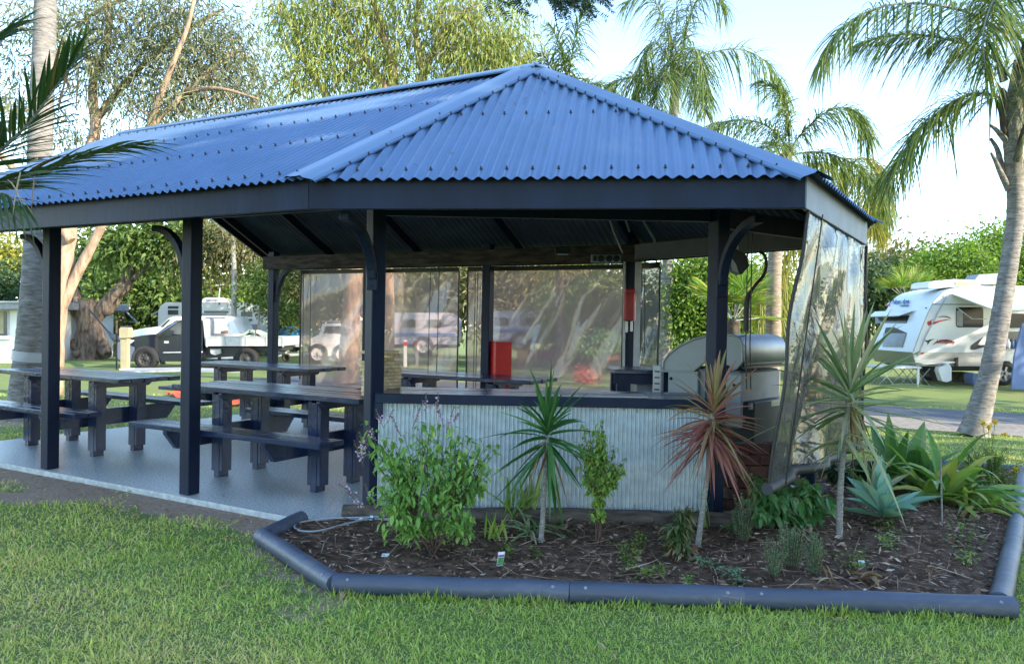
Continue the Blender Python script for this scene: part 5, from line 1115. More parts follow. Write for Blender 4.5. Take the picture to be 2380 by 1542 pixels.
ppart(cv,'vent_grille',M['cream'],[R_0(*p) for p in ((945,180),(950,160),(1180,172),(1190,195),(1080,205),(950,205))],Y+.28,.02)
ppart(cv,'roof_hatch',M['grey'],[R_0(*p) for p in ((1165,135),(1210,82),(1430,68),(1400,190),(1225,192))],Y+.6,.5)
ppart(cv,'side_lamp',M['orange'],[R_0(*p) for p in ((565,945),(600,945),(600,964),(568,964))],Y-.03,.04)
ppart(cv,'rear_step',M['lgrey'],[R_0(*p) for p in ((560,1065),(940,1048),(945,1062),(590,1080))],Y-.3,.3); ppart(cv,'bracket',M['black'],[R_0(*p) for p in ((950,1010),(980,1000),(980,1100),(950,1100))],Y-.08,.06)
ppart(cv,'chassis',M['black'],[R_0(*p) for p in ((500,1100),(3000,1100),(3000,1150),(640,1150))],Y+.2,1.8)
wheel(cv,*R_0(1490,1180),Y-.06,.30,.22,'steel',5); ppart(cv,'wheel_arch',M['black'],[R_0(*p) for p in ((1370,1140),(1400,1070),(1450,1040),(1540,1040),(1600,1090),(1600,1140),(1560,1110),(1500,1065),(1440,1090),(1400,1140))],Y-.035,.06)
o=text('LittleJoey',*R_0(728,842),.125,'redpl','lettering',Y-.014,.3,None,cv); 
ppart(cv,'shelf_window',M['glassgrey'],[R_0(*p) for p in ((1480,715),(1800,712),(1800,905),(1480,905))],Y-.02,.03)
B=MB(); B.tube([aty(*R_0(535,1110),Y-.5),aty(*R_0(530,1325),Y-.5)],.028,8); B.build('corner_leg',M['white'],cv)
def simple(name,label,cat,pts,m,Yq,depth,nm='body',bev=.02,group=None):
    t=thing(name,aty(*R_0(*pts[0]),Yq),label,cat,group); ppart(t,nm,M[m],[R_0(*p) for p in pts],Yq,depth,bev); return t
simple('laundry_bag','white cloth bag hanging under the caravan side','bag',((850,1058),(870,1058),(905,1120),(900,1255),(850,1275),(800,1262),(762,1150),(775,1105),(845,1090)),'white',Y-.4,.2)
simple('black_crate','black tub under the caravan beside the white bag','tub',((655,1155),(800,1150),(820,1270),(700,1265),(665,1220)),'black',Y+.1,.5)
simple('dark_box','dark storage box under the middle of the caravan','box',((1025,1170),(1150,1170),(1150,1285),(1030,1285)),'barkdark',Y+.3,.5)
simple('blue_drum','blue plastic drum on the grass by the leaning palm','drum',((1138,1240),(1150,1185),(1205,1180),(1215,1300),(1150,1308)),'tarp',Y-.2,.4)
simple('annex_wall','blue-grey annex sheet hanging from the caravan awning at the right edge','annex',((1570,1350),(1600,1000),(1690,620),(2400,640),(2400,1360)),'tarp',Y-1.6,.05,'sheet',0)
simple('camp_table','low white folding table under the caravan nose','table',((120,1095),(560,1105),(580,1122),(110,1125)),'white',Y-.4,.7,'top',.01)
for i,(x,y) in enumerate(((200,1290),(430,1290),(600,1280))):
    t=thing('camp_chair',gy(R_0(x,y)[0],Y-.3),'folded dark camp chair frame under the caravan nose, '+('left','middle','right')[i]+' of three','chair','camp chairs under the caravan'); B=MB(); c=gy(R_0(x,y)[0],Y-.3)
    for yy in (0,.4):
        B=MB(); B.tube([c+[-.18,yy,0],c+[.18,yy+.02,.42]],.011,5); B.tube([c+[.18,yy,0],c+[0,yy+.01,.21],c+[-.18,yy+.02,.42]],.011,5); B.build('leg_frame',M['grey'],t)
for i,x in enumerate((1505,1530,1575,1615)):
    t=thing('bottle',aty(*R_0(x,905),Y-.05),('tall blue','tall clear','short blue','right-hand blue')[i]+' bottle on the caravan shelf behind the palm','bottle','bottles on the caravan shelf'); B=MB(); c=aty(*R_0(x,905),Y-.12); B.lathe([(.0001,0),(.045,.0),(.045,.16),(.02,.20),(.018,.24),(.0001,.24)],c,UP,10); B.build('bottle_body',M['tarp'] if i!=1 else M['white'],t)
# ---------------------------------------------------------------- garden bed
bx=np.array([p[0] for p in BED]); by=np.array([p[1] for p in BED])
def build_bed():
    n=150; xs=np.linspace(bx.min(),bx.max(),n); ys=np.linspace(by.min(),by.max(),n); X,Y=np.meshgrid(xs,ys)
    ph=rng.uniform(0,6,12); Z=np.zeros_like(X)
    for k in range(12): Z+=np.sin(X*(3+k*2.3)+ph[k])*np.cos(Y*(2.5+k*2.1)+ph[-k])*.006/(1+.1*k)
    Z=Z-.012+.03*np.clip(Y-4.6,0,1)*(X>1.5)
    c=np.stack([(X[:-1,:-1]+X[1:,1:])/2,(Y[:-1,:-1]+Y[1:,1:])/2]); ins=in_poly(c[0],c[1],BED)&~in_poly(c[0],c[1],SLAB)
    i=(np.arange(n-1)[:,None]*n+np.arange(n-1)[None]); f=np.stack([i,i+1,i+1+n,i+n],-1)[ins]
    b=MB(); b.add(np.stack([X,Y,Z],-1).reshape(-1,3),f,smooth=True); tag(b.build('bed_soil',M['soil']),kind='structure')
    m=30000; x=rng.uniform(bx.min(),bx.max(),m); y=rng.uniform(by.min(),by.max(),m); k=in_poly(x,y,BED)&~in_poly(x,y,SLAB); x,y=x[k],y[k]; m=len(x)
    z=-.004+.022*rng.random(m)**2+.03*np.clip(y-4.6,0,1)*(x>1.5)
    P=np.stack([x,y,z],1); D=nz(rng.normal(size=(m,3))*[1,1,.22]); b=MB(); L=rng.uniform(.015,.065,m); b.leaves(P,D,L,L*rng.uniform(.15,.45,m),rng.random(m)**1.2,fold=.05,side=nz(np.cross(D,UP+rng.normal(size=(m,3))*.35)))
    q=700; k=rng.integers(0,m,q); D=nz(rng.normal(size=(q,3))*[1,1,.08]); b.strips(P[k]+UP*.012,D,rng.uniform(.10,.32,q),rng.uniform(.002,.006,q),rng.normal(size=q)*.1,4,r=.7+.3*rng.random(q))
    tag(b.build('mulch',M['mulch']),'dark brown bark and dry leaf mulch covering the garden bed','mulch',kind='stuff')
build_bed()
# small scattered debris and labels
def bed(px,py,z=0.): p=atz(px,py,z); return p
def plant(name,label,cat,p,group=None): return thing(name,p,label,cat,group)
def rosette(name,label,cat,base,head,n,L,Wd,m,elev=(-.6,1.45),droop=(.15,.5),stem=None,srad=(.012,.016),group=None,fold=.3,nseg=6,curve=None,spreadz=.10,prof=None,lower=None):
    t=plant(name,label,cat,base,group); 
    if stem is not None:
        B=MB(); Q=smooth(stem,2); s=np.linspace(0,1,60); u=np.linspace(0,1,len(Q)); Q2=np.stack([np.interp(s,u,Q[:,i]) for i in range(3)],1)
        B.tube(Q2,np.interp(s,[0,1],srad)*(1+.10*(np.arange(60)%3==0)),10); B.build('stem',M['stem'],t)
    az=np.arange(n)*2.39996+rng.normal(size=n)*.15; f=(np.arange(n)+.5)/n; el=elev[0]+(elev[1]-elev[0])*f+rng.normal(size=n)*.20
    D=np.stack([np.cos(az)*np.cos(el),np.sin(az)*np.cos(el),np.sin(el)],1); P=np.asarray(head)+UP*(f[:,None]-.5)*spreadz+D*.012
    B=MB(); B.strips(P,D,L*(.62+.48*rng.random(n)),Wd*(.75+.4*rng.random(n)),rng.uniform(*droop,n)*(1+.4*(rng.random(n)<.2)),nseg,fold=fold,prof=prof); B.build('leaves',m,t)
    if stem is not None:
        q=9; a=rng.uniform(0,6.28,q); B=MB(); B.strips(np.asarray(head)-UP*.07+rng.normal(size=(q,3))*[.008,.008,.03],np.stack([np.cos(a)*.45,np.sin(a)*.45,-.9+0*a],1),L*rng.uniform(.4,.8,q),Wd*.5,.35,5,fold=.5); B.build('dead_leaf_skirt',M['dead'],t)
    return t
# green dracaena before the counter
b0=bed(1257,1258); Yb=b0[1]
rosette('dracaena','dark green spiky dracaena on a thin pale stem in front of the corrugated counter','dracaena',b0,aty(1273,1012,Yb),60,.43,.034,M['drac'],(-1.0,1.5),(.05,.30),[b0,aty(1262,1200,Yb),aty(1266,1120,Yb),aty(1273,1015,Yb)],(.017,.013),spreadz=.16)
b1=bed(1622,1268); Y1=b1[1]
cd_=rosette('cordyline','bronze-pink spiky cordyline on a leaning pale stem before the corner post','cordyline',b1,aty(1658,965,Y1),58,.42,.026,M['cord'],(-.35,1.5),(.05,.35),[b1,aty(1632,1190,Y1),aty(1648,1080,Y1),aty(1656,960,Y1)],(.018,.012),spreadz=.14)
az=np.arange(60)*2.4; el=-.9+.9*rng.random(60); D=np.stack([np.cos(az)*np.cos(el),np.sin(az)*np.cos(el),np.sin(el)],1); B=MB(); B.strips(np.array([aty(1652,1010+rng.uniform(-25,18),Y1) for _ in range(60)])+D*.01,D,rng.uniform(.28,.40,60),.024,rng.uniform(.1,.4,60),5,r=rng.random(60)*.5,fold=.3); B.build('lower_leaves',M['cord'],cd_)
b2=bed(1951,1250); Y2=b2[1]
vd=rosette('striped_dracaena','tall striped grey-green dracaena standing before the right clear blind','dracaena',b2,aty(1975,925,Y2),60,.62,.034,M['varieg'],(-.45,1.45),(.05,.35),[b2,aty(1952,1150,Y2),aty(1958,1060,Y2),aty(1972,930,Y2)],(.021,.015),spreadz=.22)
n=20; az=np.arange(n)*2.4; el=-.35+.7*rng.random(n); D=np.stack([np.cos(az)*np.cos(el),np.sin(az)*np.cos(el),np.sin(el)],1); B=MB(); B.strips(np.array([aty(1960,1030+rng.uniform(-22,25),Y2) for _ in range(n)]),D,rng.uniform(.22,.42,n),.032,rng.uniform(.2,.6,n),5,r=.4+.6*rng.random(n),fold=.3); B.build('lower_leaves',M['varieg'],vd)
# agave
b3=bed(2050,1215); ag=lambda t:(.42+.62*np.sin(np.clip(t*1.05,0,1)*np.pi*.62))*(1-t**3.2)+.01
rosette('agave','pale blue-green agave rosette with broad pointed leaves','agave',b3,b3+UP*.06,26,.36,.115,M['agave'],(.05,1.45),(-.05,.22),fold=.28,prof=ag,spreadz=.05,nseg=8)
# bromeliad
b4=bed(1885,1198); rosette('bromeliad','yellow-green bromeliad rosette between the broadleaf shrub and the agave','bromeliad',b4,b4+UP*.03,20,.20,.055,M['mint'],(.15,1.4),(.0,.3),prof=lambda t:(1-t**5)*.95+.05,spreadz=.04)
# basil bush with lilac spikes
def leafbush(name,label,cat,base,stems,blobs,leafm,leaf,per,sig,droop=.7,spikes=0,bark='redstem',r=.006,group=None,flowers=None,fold=.2,widthf=.5):
    t=plant(name,label,cat,base,group); B=MB(); tips=[]
    for c,rad,k in blobs:
        d=nz(rng.normal(size=(k,3)))*(rng.random((k,1))**.4); tips+=list(np.asarray(c)+d*np.asarray(rad))
    tips=np.array(tips); LP=[];LD=[];LL=[];LR=[]
    hub=[base+(c-base)*.35+rng.normal(size=3)*.01 for c,_,_ in blobs]
    for h in hub: B.tube(smooth([base+rng.normal(size=3)*[.02,.02,0],(base+h)/2,h],1),[r*1.3,r*1.2,r*1.1,r][:4] if False else r,5,caps=False)
    for q in tips:
        h=min(hub,key=lambda a:np.linalg.norm(a-q)); m=(h+q)/2+UP*.02+rng.normal(size=3)*.02; path=smooth([h,m,q],1); B.tube(path,np.linspace(r*.7,r*.3,len(path)),4,caps=False)
        for j in range(per):
            s=.35+.65*rng.random()**.7; p=h*(1-s)+q*s if s<.55 else m*(1-(s-.55)/.45)+q*((s-.55)/.45); LP.append(p+rng.normal(size=3)*sig*.35); a=rng.uniform(0,6.28); d=np.array([math.cos(a),math.sin(a),rng.uniform(-.9,.5)-droop*.5]); LD.append(d); LL.append(leaf*(.5+.7*rng.random())); LR.append(rng.random()*.8+.2*(p[2]>q[2]-.1)*rng.random())
    B.build('stems',M[bark],t)
    LP=np.array(LP); n=len(LP); B=MB(); B.strips(LP,np.array(LD),np.array(LL),np.array(LL)*widthf,.35,3,r=np.clip(LR,0,1),fold=fold,prof=lambda t:np.sin(np.pi*min(1,(t*.93+.07)))**.8+.02); B.build('foliage',leafm,t)
    if spikes:
        B=MB(); Fm=MB()
        for q in range(spikes):
            p=tips[rng.integers(len(tips))].copy(); p[2]=max(p[2],base[2]+.25) 
            if flowers is not None: p=np.asarray(flowers[q%len(flowers)])+rng.normal(size=3)*.01
            d=nz(rng.normal(size=3)*.35+UP*1.0+np.array([-.15,0,0])); Ls=rng.uniform(.09,.16); k=26; s=np.linspace(0,1,k); P=p+d*s[:,None]*Ls; B.tube([p-d*.05,p+d*Ls],.0018,4,caps=False)
            B.leaves(P,nz(rng.normal(size=(k,3))+d*.5),.012,.008); k=14; P=p+d*rng.random((k,1))*Ls*.5+rng.normal(size=(k,3))*.008; Fm.leaves(P,nz(rng.normal(size=(k,3))),.016,.013)
        B.build('flower_spike',M['spike'],t); Fm.build('flowers',M['lilac'],t)
    return t
def bl_(px,py,Y,rx,ry,k,rz=None): s=Y/F; return (aty(px,py,Y),(rx*s,(rz or rx)*s,ry*s),k)
g=bed(1008,1290); Y=g[1]
fl_=[aty(x,y,Y) for x,y in ((842,1050),(835,1075),(850,1065),(868,1020),(905,990),(1005,955),(1030,965),(985,960),(1060,975),(890,985),(960,975),(1045,985),(832,1150),(838,1170),(860,1165),(925,1010),(1090,985),(870,1090),(1002,1010))]
leafbush('basil_bush','leafy bright green perennial basil bush with lilac flower spikes at the left of the bed','shrub',g,None,
 [bl_(985,1100,Y-.1,50,70,12),bl_(940,1230,Y,60,35,14),bl_(1060,1215,Y,55,35,12),bl_(900,1150,Y,50,50,8),bl_(905,1080,Y,75,70,20),bl_(1000,1030,Y,90,65,24),bl_(1100,1055,Y,60,60,17),bl_(920,1170,Y,60,60,13),bl_(1050,1140,Y,80,60,16),bl_(985,1215,Y,50,40,7),bl_(1120,1100,Y,42,50,8),bl_(880,1010,Y,50,40,8),bl_(1140,1040,Y,25,35,4)],M['basil'],.044,16,.07,.7,16,flowers=fl_,r=.0035,widthf=.52)
g=bed(1390,1265); Y=g[1]
leafbush('mint_bush','slender upright light green herb right of the dark green dracaena','shrub',g,None,[bl_(1380,1020,Y,38,55,26,30),bl_(1395,1110,Y,42,60,28,30),bl_(1370,1075,Y,38,55,20,28),bl_(1430,1085,Y,28,50,14,20),bl_(1400,985,Y,26,30,9,18),bl_(1385,1190,Y,26,30,10,18)],M['mint'],.030,22,.02,.5,widthf=.6,r=.004)
# strappy clumps
def clump(name,label,cat,base,n,L,Wd,m,el=(.35,1.45),drop=(.2,.9),spread=.05,nseg=7,group=None,fold=.25,az=None):
    t=plant(name,label,cat,base,group); a=rng.uniform(0,6.28,n) if az is None else rng.uniform(*az,n); e=rng.uniform(*el,n); D=np.stack([np.cos(a)*np.cos(e),np.sin(a)*np.cos(e),np.sin(e)],1)
    B=MB(); B.strips(base+rng.normal(size=(n,3))*[spread,spread,0]+UP*.005,D,L*rng.uniform(.6,1.1,n),Wd*rng.uniform(.7,1.2,n),rng.uniform(*drop,n),nseg,fold=fold); B.build('leaves',m,t); return t
clump('strap_plant','clump of upright sword leaves against the counter foot behind the dracaena','plant',bed(1205,1200),26,.48,.030,M['mint'],(.7,1.5),(.05,.4),.06)
clump('strap_plant','small upright strap plant between the basil bush and the dracaena stem','plant',bed(1150,1252),20,.21,.018,M['mint'],(.8,1.5),(.05,.4),.03)
clump('arching_strap_plant','grey-green plant with long arching leaves around the dracaena stem foot','plant',bed(1235,1235),30,.46,.017,M['varieg'],(.25,.9),(.5,.9),.04)
clump('large_strap_plant','big clump of long arching strap leaves at the right end of the bed','plant',atz(2195,1165,.0),54,1.0,.072,M['strap'],(.4,1.2),(.25,.85),.08)
clump('large_strap_plant','smaller strap-leaved clump low at the right behind the thin stake','plant',atz(2255,1185,0),26,.55,.045,M['strap'],(.3,1.3),(.3,.9),.05)
clump('dark_lily','tall dark green broad-leaved lily behind the agave, beside the blind corner','plant',atz(2105,1130,.02),22,.75,.15,M['broad'],(.8,1.5),(.05,.45),.06,fold=.2)
clump('variegated_agave','dark striped agave with pale margins behind the blue-green one','agave',atz(2030,1150,.02),22,.40,.060,M['varieg'],(.5,1.45),(.0,.25),.03,fold=.3)
clump('yellow_iris_leaves','tuft of narrow yellowing leaves behind the dark bronze croton','plant',bed(1640,1225),8,.28,.014,M['strap'],(1.1,1.5),(.0,.2),.03)
# dark croton
g=bed(1580,1292); Y=g[1]
leafbush('croton','small dark bronze-green croton standing upright in the mulch','shrub',g,None,[bl_(1585,1190,Y,30,24,16,22),bl_(1580,1225,Y,34,24,16,24),bl_(1578,1258,Y,32,20,14,22)],M['croton'],.06,13,.015,.6,widthf=.32,fold=.3)
B=MB(); n=40; P=g+rng.normal(size=(n,3))*[.04,.04,.0]+UP*rng.uniform(.02,.09,(n,1)); B.leaves(P,nz(rng.normal(size=(n,3))*[1,1,.3]-UP*.6),.06,.02); o=B.build('dead_leaves',M['dead'],bpy.context.scene.objects.get('croton'))
# rosemary
def rosemary(label,px,py,h,w_,k):
    g=bed(px,py); t=plant('rosemary',label,'rosemary',g,'rosemary plants in the bed'); B=MB(); Lf=MB()
    for q in range(k):
        a=rng.uniform(0,6.28); r_=rng.random()**.5*w_; hh=h*rng.uniform(.65,1.1); p0=g+np.array([math.cos(a)*r_*.3,math.sin(a)*r_*.3,0]); p1=g+np.array([math.cos(a)*r_,math.sin(a)*r_,hh]); m=(p0+p1)/2+rng.normal(size=3)*.01
        path=smooth([p0,m,p1],1); B.tube(path,.0025,4,caps=False); n=int(hh/.0022); s=rng.uniform(.12,1,n); P=p0*(1-s)[:,None]+p1*s[:,None]+np.sin(s*np.pi)[:,None]*(m-(p0+p1)/2); aa=rng.uniform(0,6.28,n)
        D=np.stack([np.cos(aa),np.sin(aa),rng.uniform(.2,1.0,n)],1); Lf.leaves(P,D,.019,.0032,fold=.0)
    B.build('stems',M['redstem'],t); Lf.build('needles',M['rosem'],t)
rosemary('tall grey-green rosemary between the bronze cordyline stem and the broadleaf shrub',1728,1262,.27,.075,22)
rosemary('rosemary nearest the camera at the left of the front group',1800,1345,.20,.06,16)
rosemary('densest rosemary in the middle of the front group',1840,1325,.25,.085,26)
rosemary('rosemary at the right of the front group beside a dry stalk',1892,1340,.22,.06,20)
# broadleaf shrub
g=atz(1815,1225,.0); Y=g[1]
leafbush('broadleaf_shrub','dense broad-leaved green shrub under the sagging right blind','shrub',g,None,[bl_(1790,1150,Y,55,40,26),bl_(1850,1150,Y,60,45,28),bl_(1900,1170,Y,40,35,14),bl_(1830,1200,Y,60,30,18),bl_(1760,1120,Y,40,30,12),bl_(1880,1120,Y,30,22,7)],M['broad'],.085,10,.03,.8,widthf=.48)
leafbush('low_shrub','pale low leafy sprig in front of the broadleaf shrub','shrub',bed(1765,1225),None,[bl_(1690,1215,4.8,5,5,2),bl_(1690+75,1190,4.75,22,18,10)],M['broad'],.06,9,.02,.6,widthf=.4)
g=atz(1960,1130,.0)
leafbush('background_shrub','dark leafy shrub at the foot of the right blind behind the dracaena stem','shrub',g,None,[bl_(1950,1095,g[1],45,25,18),bl_(2020,1080,g[1],40,25,14),bl_(2080,1090,g[1]+.3,40,25,12)],M['darkg'],.08,10,.03,.6,widthf=.5)
# marigold with feathery leaves
g=atz(2300,1150,.0); Y=g[1]
mg=leafbush('marigold_plant','feathery green marigold with small yellow flowers at the right edge of the bed','flowers',g,None,[bl_(2260,1060,Y,35,40,18),bl_(2310,1040,Y,40,45,22),bl_(2345,1090,Y,35,45,16),bl_(2280,1110,Y,50,30,14)],M['bright'],.05,22,.02,.2,widthf=.14,r=.004)
for px,py in ((2284,983),(2313,981),(2298,992),(2362,1090),(2335,1010)):
    B=MB(); c=aty(px,py,Y); n=34; B.leaves(c+rng.normal(size=(n,3))*.008,nz(rng.normal(size=(n,3))+UP*.6),.024,.013)
    B.build('flower',M['marigold'],mg)
B=MB()
for px,py in ((2284,983),(2313,981),(2298,992),(2362,1090),(2335,1010)): B.tube([aty(px,py,Y),aty(2300,1080,Y)],.003,4)
B.build('flower_stems',M['basil'],mg)
# small seedlings and sprigs
G='seedlings and sprigs in the mulch'
for px,py,s,m,lb,cat in ((1460,1300,.10,'bright','small green sprig with rounded leaves left of the croton','seedling'),(1485,1265,.08,'bright','tiny sprig above the one left of the croton','seedling'),(1465,1325,.07,'bright','low sprig near the front log left of centre','seedling'),
   (1180,1290,.07,'bright','little weed just left of the printed plant tag','seedling'),(1245,1292,.05,'green','tiny seedling at the foot of the dracaena stem','seedling'),(1500,1340,.06,'mint','yellow-green low tuft against the front log','seedling'),(1530,1335,.06,'bright','green tuft beside the yellow-green one by the front log','seedling'),
   (1980,1320,.11,'bright','thin-stemmed green seedling right of the rosemary','seedling'),(2065,1275,.09,'basil','small pale seedling below the agave','seedling'),(2240,1265,.16,'bright','light green ferny weed by the right edging log','seedling'),(2250,1310,.08,'mint','small yellowing weed lower on the right edging log','seedling'),
   (2060,1240,.10,'green','parsley-like low tuft under the agave','seedling'),(1690,1330,.09,'rosem','grey-green groundcover patch left of the front rosemary','groundcover'),(1640,1310,.09,'rosem','grey-green groundcover patch behind the front log','groundcover'),(1715,1350,.07,'rosem','trailing groundcover spilling on the front log','groundcover'),(1600,1360,.05,'basil','tiny pale seedling hanging over the front log','seedling'),
   (1040,1260,.10,'basil','young shoot at the right foot of the basil bush','seedling'),(1135,1000,.03,'basil','single basil shoot tip','x')):
    if cat=='x': continue
    g=bed(px,py); t=plant('sprig',lb,cat,g,G if cat=='seedling' else 'groundcover patches in the bed'); n=int(60*s/.08); B=MB(); P=g+np.stack([rng.normal(size=n)*s*.35,rng.normal(size=n)*s*.35,rng.random(n)*s*(1. if cat=='seedling' else .35)],1)
    B.strips(P,nz(rng.normal(size=(n,3))*[1,1,.5]+UP*.15),rng.uniform(.018,.034,n),rng.uniform(.010,.018,n),.25,2,prof=lambda t:np.sin(np.pi*min(1,t*.95+.05))+.03); B.tube([g,g+UP*s*.9],.002,4,mi=1); B.build('leaves',[M[m],M['redstem']],t)
# plant tags
def ptag(px,py,w_,h,label,mats_,tilt=.25,yaw=0,z=0):
    g=bed(px,py); t=thing('plant_tag',g,label,'plant tag','plant tags in the bed'); B=MB(); ax=np.array([math.cos(yaw),math.sin(yaw),0]); up=nz(np.array([.1,.35*tilt/.25,1])); c=g+up*h*.5
    B.prism([(-w_/2,-h/2),(w_/2*.8,-h/2),(w_/2,h/2),(-w_/2*.9,h/2)],c,ax,up,.002,0); B.build('card',mats_[0],t)
    if len(mats_)>1:
        B=MB(); B.prism([(-w_/2*.85,-h*.44),(w_/2*.75,-h*.44),(w_/2*.85,h*.12),(-w_/2*.85,h*.12)],c+np.array([0,-.003,0]),ax,up,.001); B.build('leaf_picture',mats_[1],t)
        B=MB(); B.prism([(-w_/2*.85,h*.16),(w_/2*.85,h*.16),(w_/2*.88,h*.30),(-w_/2*.85,h*.30)],c+np.array([0,-.003,0]),ax,up,.001); B.build('purple_band',mats_[2],t)
pg=mat('tag_green',(.12,.35,.08),.5,var=.6,vscale=60); pu=mat('tag_purple',(.28,.08,.35),.5)
ptag(1162,1314,.040,.075,'printed plant tag with green picture and purple band leaning in the mulch',[M['white'],pg,pu],.2,.3)
ptag(895,1293,.045,.022,'blank white plant tag lying low at the left of the bed',[M['white']],.8)
ptag(838,1210,.022,.022,'small white tag by the hose at the bed tip',[M['white']],.3); ptag(862,1208,.022,.032,'pale blue tag beside the hose under the basil bush',[mat('tag_blue',(.5,.72,.75),.5)],.3)
ptag(2005,1315,.038,.038,'pale green-white tag right of the rosemary group',[M['white'],pg,M['white']],.8)
# hose, stakes, litter
hz=thing('garden_hose',bed(700,1226),'loop of pale grey hose lying across the left tip of the bed','hose'); B=MB(); Q=smooth([bed(x,y,.015) for x,y in ((860,1203),(820,1212),(770,1226),(730,1235),(695,1233),(680,1222),(700,1211),(760,1204),(820,1202),(880,1200))],3); B.tube(Q,.006,8); B.build('hose',M['lgrey'],hz)
g=atz(2190,1222,0); st=thing('garden_stake',g,'thin pale stake standing in front of the right strap clump','stake'); B=MB(); B.tube([g,aty(2186,1065,g[1])],.006,6); B.build('stake',M['stem'],st)
def litter(name,label,cat,p,n,L,Wd,m,sp=.03,group=None,flat=.3):
    t=thing(name,p,label,cat,group); B=MB(); B.strips(np.asarray(p)+rng.normal(size=(n,3))*[sp,sp,.004]+UP*.012,nz(rng.normal(size=(n,3))*[1,1,flat]),L,Wd,.3,3,fold=.5); B.build('petals' if 'petal' in label else 'leaf',M[m],t)
litter('fallen_leaf','curled pale dry leaf on the lawn just below the log corner','leaf',gnd(800,1388)+UP*.02,4,.06,.035,'dead',.02)
litter('fallen_leaf','small cream dry leaf on the lawn left of the bed','leaf',gnd(320,1205)+UP*.02,2,.05,.025,'dead',.01)
litter('red_petals','scatter of red petals on the bare soil by the slab edge','petals',gnd(275,1122)+UP*.0,7,.06,.03,'redflower',.06)
litter('dead_foliage','withered cream leaf bunch in the mulch right of the rosemary','leaf',bed(2020,1345),9,.12,.03,'dead',.04); litter('dead_foliage','twisted pale dry leaf in the mulch at the right','leaf',bed(2150,1330),6,.12,.018,'dead',.03)
litter('dead_foliage','red and tan dry stalk leaves at the foot of the right rosemary','leaf',bed(1925,1350),8,.12,.014,'dead',.02,flat=1.2)
# ---------------------------------------------------------------- lawn blades
def grass():
    B=MB(); tot=0
    for y0,y1,den,Lb,wb in ((2.75,3.6,11500,.046,.0050),(3.6,4.6,8000,.047,.0058),(4.6,6.2,4200,.048,.0074),(6.2,9,1700,.052,.0095),(9,14,620,.045,.010)):
        hw=y1*.8+1.6; n=int(den*(y1-y0)*2*hw); x=rng.uniform(-hw,hw,n); y=rng.uniform(y0,y1,n); k=(np.abs(x)<y*.67+.2)|(rng.random(n)<.45)
        k&=~in_poly(x,y,SLAB); k&=~in_poly(x,y,[p-np.array([0,.0,0]) for p in BED]); x,y=x[k],y[k]
        for a,b_ in ((c0,c1),(c1,c2),(c2,c3),(cb,c0)): 
            k=seg_dist(x,y,a,b_)>.046; x,y=x[k],y[k]
        RQ=[E1[0],E1[-1],E3[-1],E3[0]]; k=~in_poly(x,y,RQ); x,y=x[k],y[k]
        # thinner where the soil is bare, with uneven tufts
        nv=.5+.5*np.sin(x*5.1+1.3*np.sin(y*4.3))*np.sin(y*6.3+x*1.7)
        d=dirtv(x,y)+.35*nv; keep=rng.random(len(x))>np.clip((d-.42)*2.4,0,.985); x,y=x[keep],y[keep]
        if y1>10: # not on the road
            pass
        n=len(x); z=TZ(x,y); pat=.5+.25*np.sin(x*2.1+np.sin(y*1.7)*2)+.25*np.sin(y*2.9+x*1.3); dryp=np.clip(np.sin(x*1.9+4)*np.sin(y*2.3+1)*1.2-.3,0,1)
        dryp=np.maximum(dryp,np.clip((-x-.1)*.26,0,.6))
        r=np.clip(rng.random(n)*.52+.30*pat+dryp*.42*rng.random(n)+(rng.random(n)<.05+.12*dryp)*.4,0,1)
        a=rng.uniform(0,6.28,n); e=rng.uniform(.25,1.35,n); D=np.stack([np.cos(a)*np.cos(e),np.sin(a)*np.cos(e),np.sin(e)],1)
        B.strips(np.stack([x,y,z-.004],1),D,Lb*rng.uniform(.5,1.35,n)*(.72+.62*(.5+.5*np.sin(x*4.7+2*np.sin(y*3.9))*np.sin(y*5.3+np.sin(x*2.2)*2))),wb*rng.uniform(.7,1.3,n),rng.uniform(.1,.7,n),2,r=r,fold=.1); tot+=n
    n=1500; tt=rng.random(n); q=c1[:2]+(c2-c1)[None,:2]*tt[:,None]; x=q[:,0]; y=q[:,1]-.052-.02*rng.random(n)
    e=rng.uniform(.8,1.5,n); a=rng.uniform(0,6.28,n); B.strips(np.stack([x,y,np.full(n,-.045)],1),np.stack([np.cos(a)*np.cos(e),np.sin(a)*np.cos(e),np.sin(e)],1),rng.uniform(.04,.11,n)*(.4+.6*(np.sin(x*13)+1)/2),.0065,.2,3,r=rng.random(n)*.6,fold=.1)
    tag(B.build('grass',M['grassm']),'short green couch grass blades of the lawn','grass',kind='stuff'); print('blades',tot)
grass()
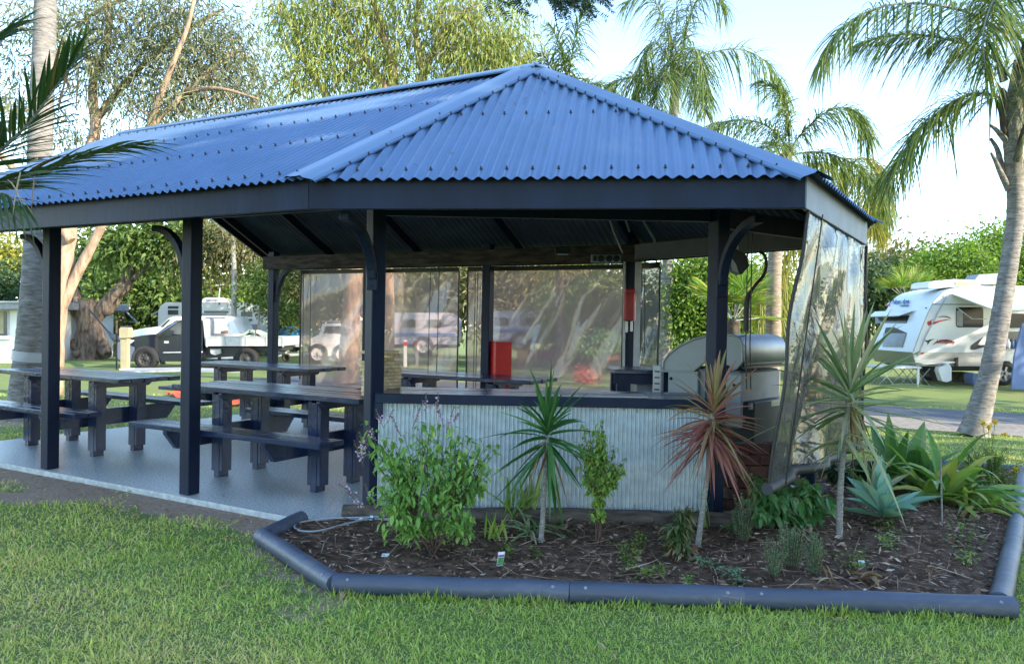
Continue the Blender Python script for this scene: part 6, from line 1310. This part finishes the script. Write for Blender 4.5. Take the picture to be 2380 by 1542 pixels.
def leaf_litter():
    B=MB(); n=420; x=rng.uniform(-6,4,n); y=rng.uniform(2.9,9.5,n); s=in_poly(x,y,SLAB); k=(~s|(rng.random(n)<.10))&~in_poly(x,y,BED); x,y,s=x[k],y[k],s[k]; n=len(x)
    q=70; t=rng.random(q); e=SLAB[0]+(SLAB[1]-SLAB[0])*t[:,None]-NV*rng.uniform(.03,.35,(q,1)); x=np.r_[x,e[:,0]]; y=np.r_[y,e[:,1]]; z=np.r_[np.where(s,.004,-.015),np.full(q,-.03)]; n=len(x)
    D=nz(rng.normal(size=(n,3))*[1,1,.12]); B.strips(np.stack([x,y,z],1),D,rng.uniform(.03,.085,n),rng.uniform(.008,.018,n),.1,3,fold=.4,prof=lambda t:np.sin(np.pi*min(1,t*.95+.05))+.03)
    tag(B.build('leaf_litter',M['dead']),'dry fallen leaves scattered thinly over the lawn and slab edge','leaf litter',kind='stuff')
    B=MB(); n=30; u=rng.random(n); v=rng.random(n)*.9; P=L_+(R_-L_)*(u*(1-v)+v*.5)[:,None]+(K1-(L_+R_)/2)*v[:,None]+UP*.03; s_=nz(R_-L_)
    B.strips(P,nz(rng.normal(size=(n,3))*[1,1,.3]+[0,-.4,-.3]),rng.uniform(.02,.05,n),.007,.1,2,fold=.4); tag(B.build('roof_litter',M['dead']),'few small dry leaves caught on the corrugated roof','leaf litter',kind='stuff')
leaf_litter()
# dense trees behind and right of the camera: they throw the open shade over the shelter and bed
s_=np.array([sx,sy,0]); s_=nz(s_); p_=np.array([-s_[1],s_[0],0])
SHT='shade trees behind the photographer'
for i,(q,dist,hh) in enumerate(((6.2,15,12),(2.6,14,12.5),(-1.2,15,12),(-5.0,14,12.5),(-8.5,16,12))):
    c=s_*dist+p_*q; g=np.array([c[0],c[1],float(TZ(c[0],c[1]))])
    tree('shade_tree',('first','second','third','fourth','fifth')[i]+' dense shade tree from the right in the row behind the photographer','tree',[([g,g+UP*3,g+UP*6],.3,.15)],
      [(g+UP*(hh*.25),(2.0,2.0,2.0),16),(g+UP*(hh*.5),(2.4,2.4,2.6),30),(g+UP*(hh*.78),(2.1,2.1,2.6),30)],M['barkdark'],M['darkg'],(.75,.42),42,.7,.3,group=SHT,twigs=False)

for i,(x,y,hh) in enumerate(((21,6.5,8.5),(25,11,9),(17.5,-0.2,9))):  # off-frame trees added to break up the sunlight beyond the road
    g=np.array([x,y,float(TZ(x,y))]); tree('shade_tree',('unseen airy tree right of the road, added for dappled shade','second unseen airy tree farther right, added for dappled shade','unseen airy tree nearest the photographer, added for dappled shade')[i],'tree',[([g,g+UP*3,g+UP*hh*.6],.2,.1)],[(g+UP*(hh*.75),(2.4,2.4,1.9),26)],M['barkdark'],M['green'],(.5,.25),26,.7,.3,group='unseen trees added at the right for dappled shade',twigs=False)
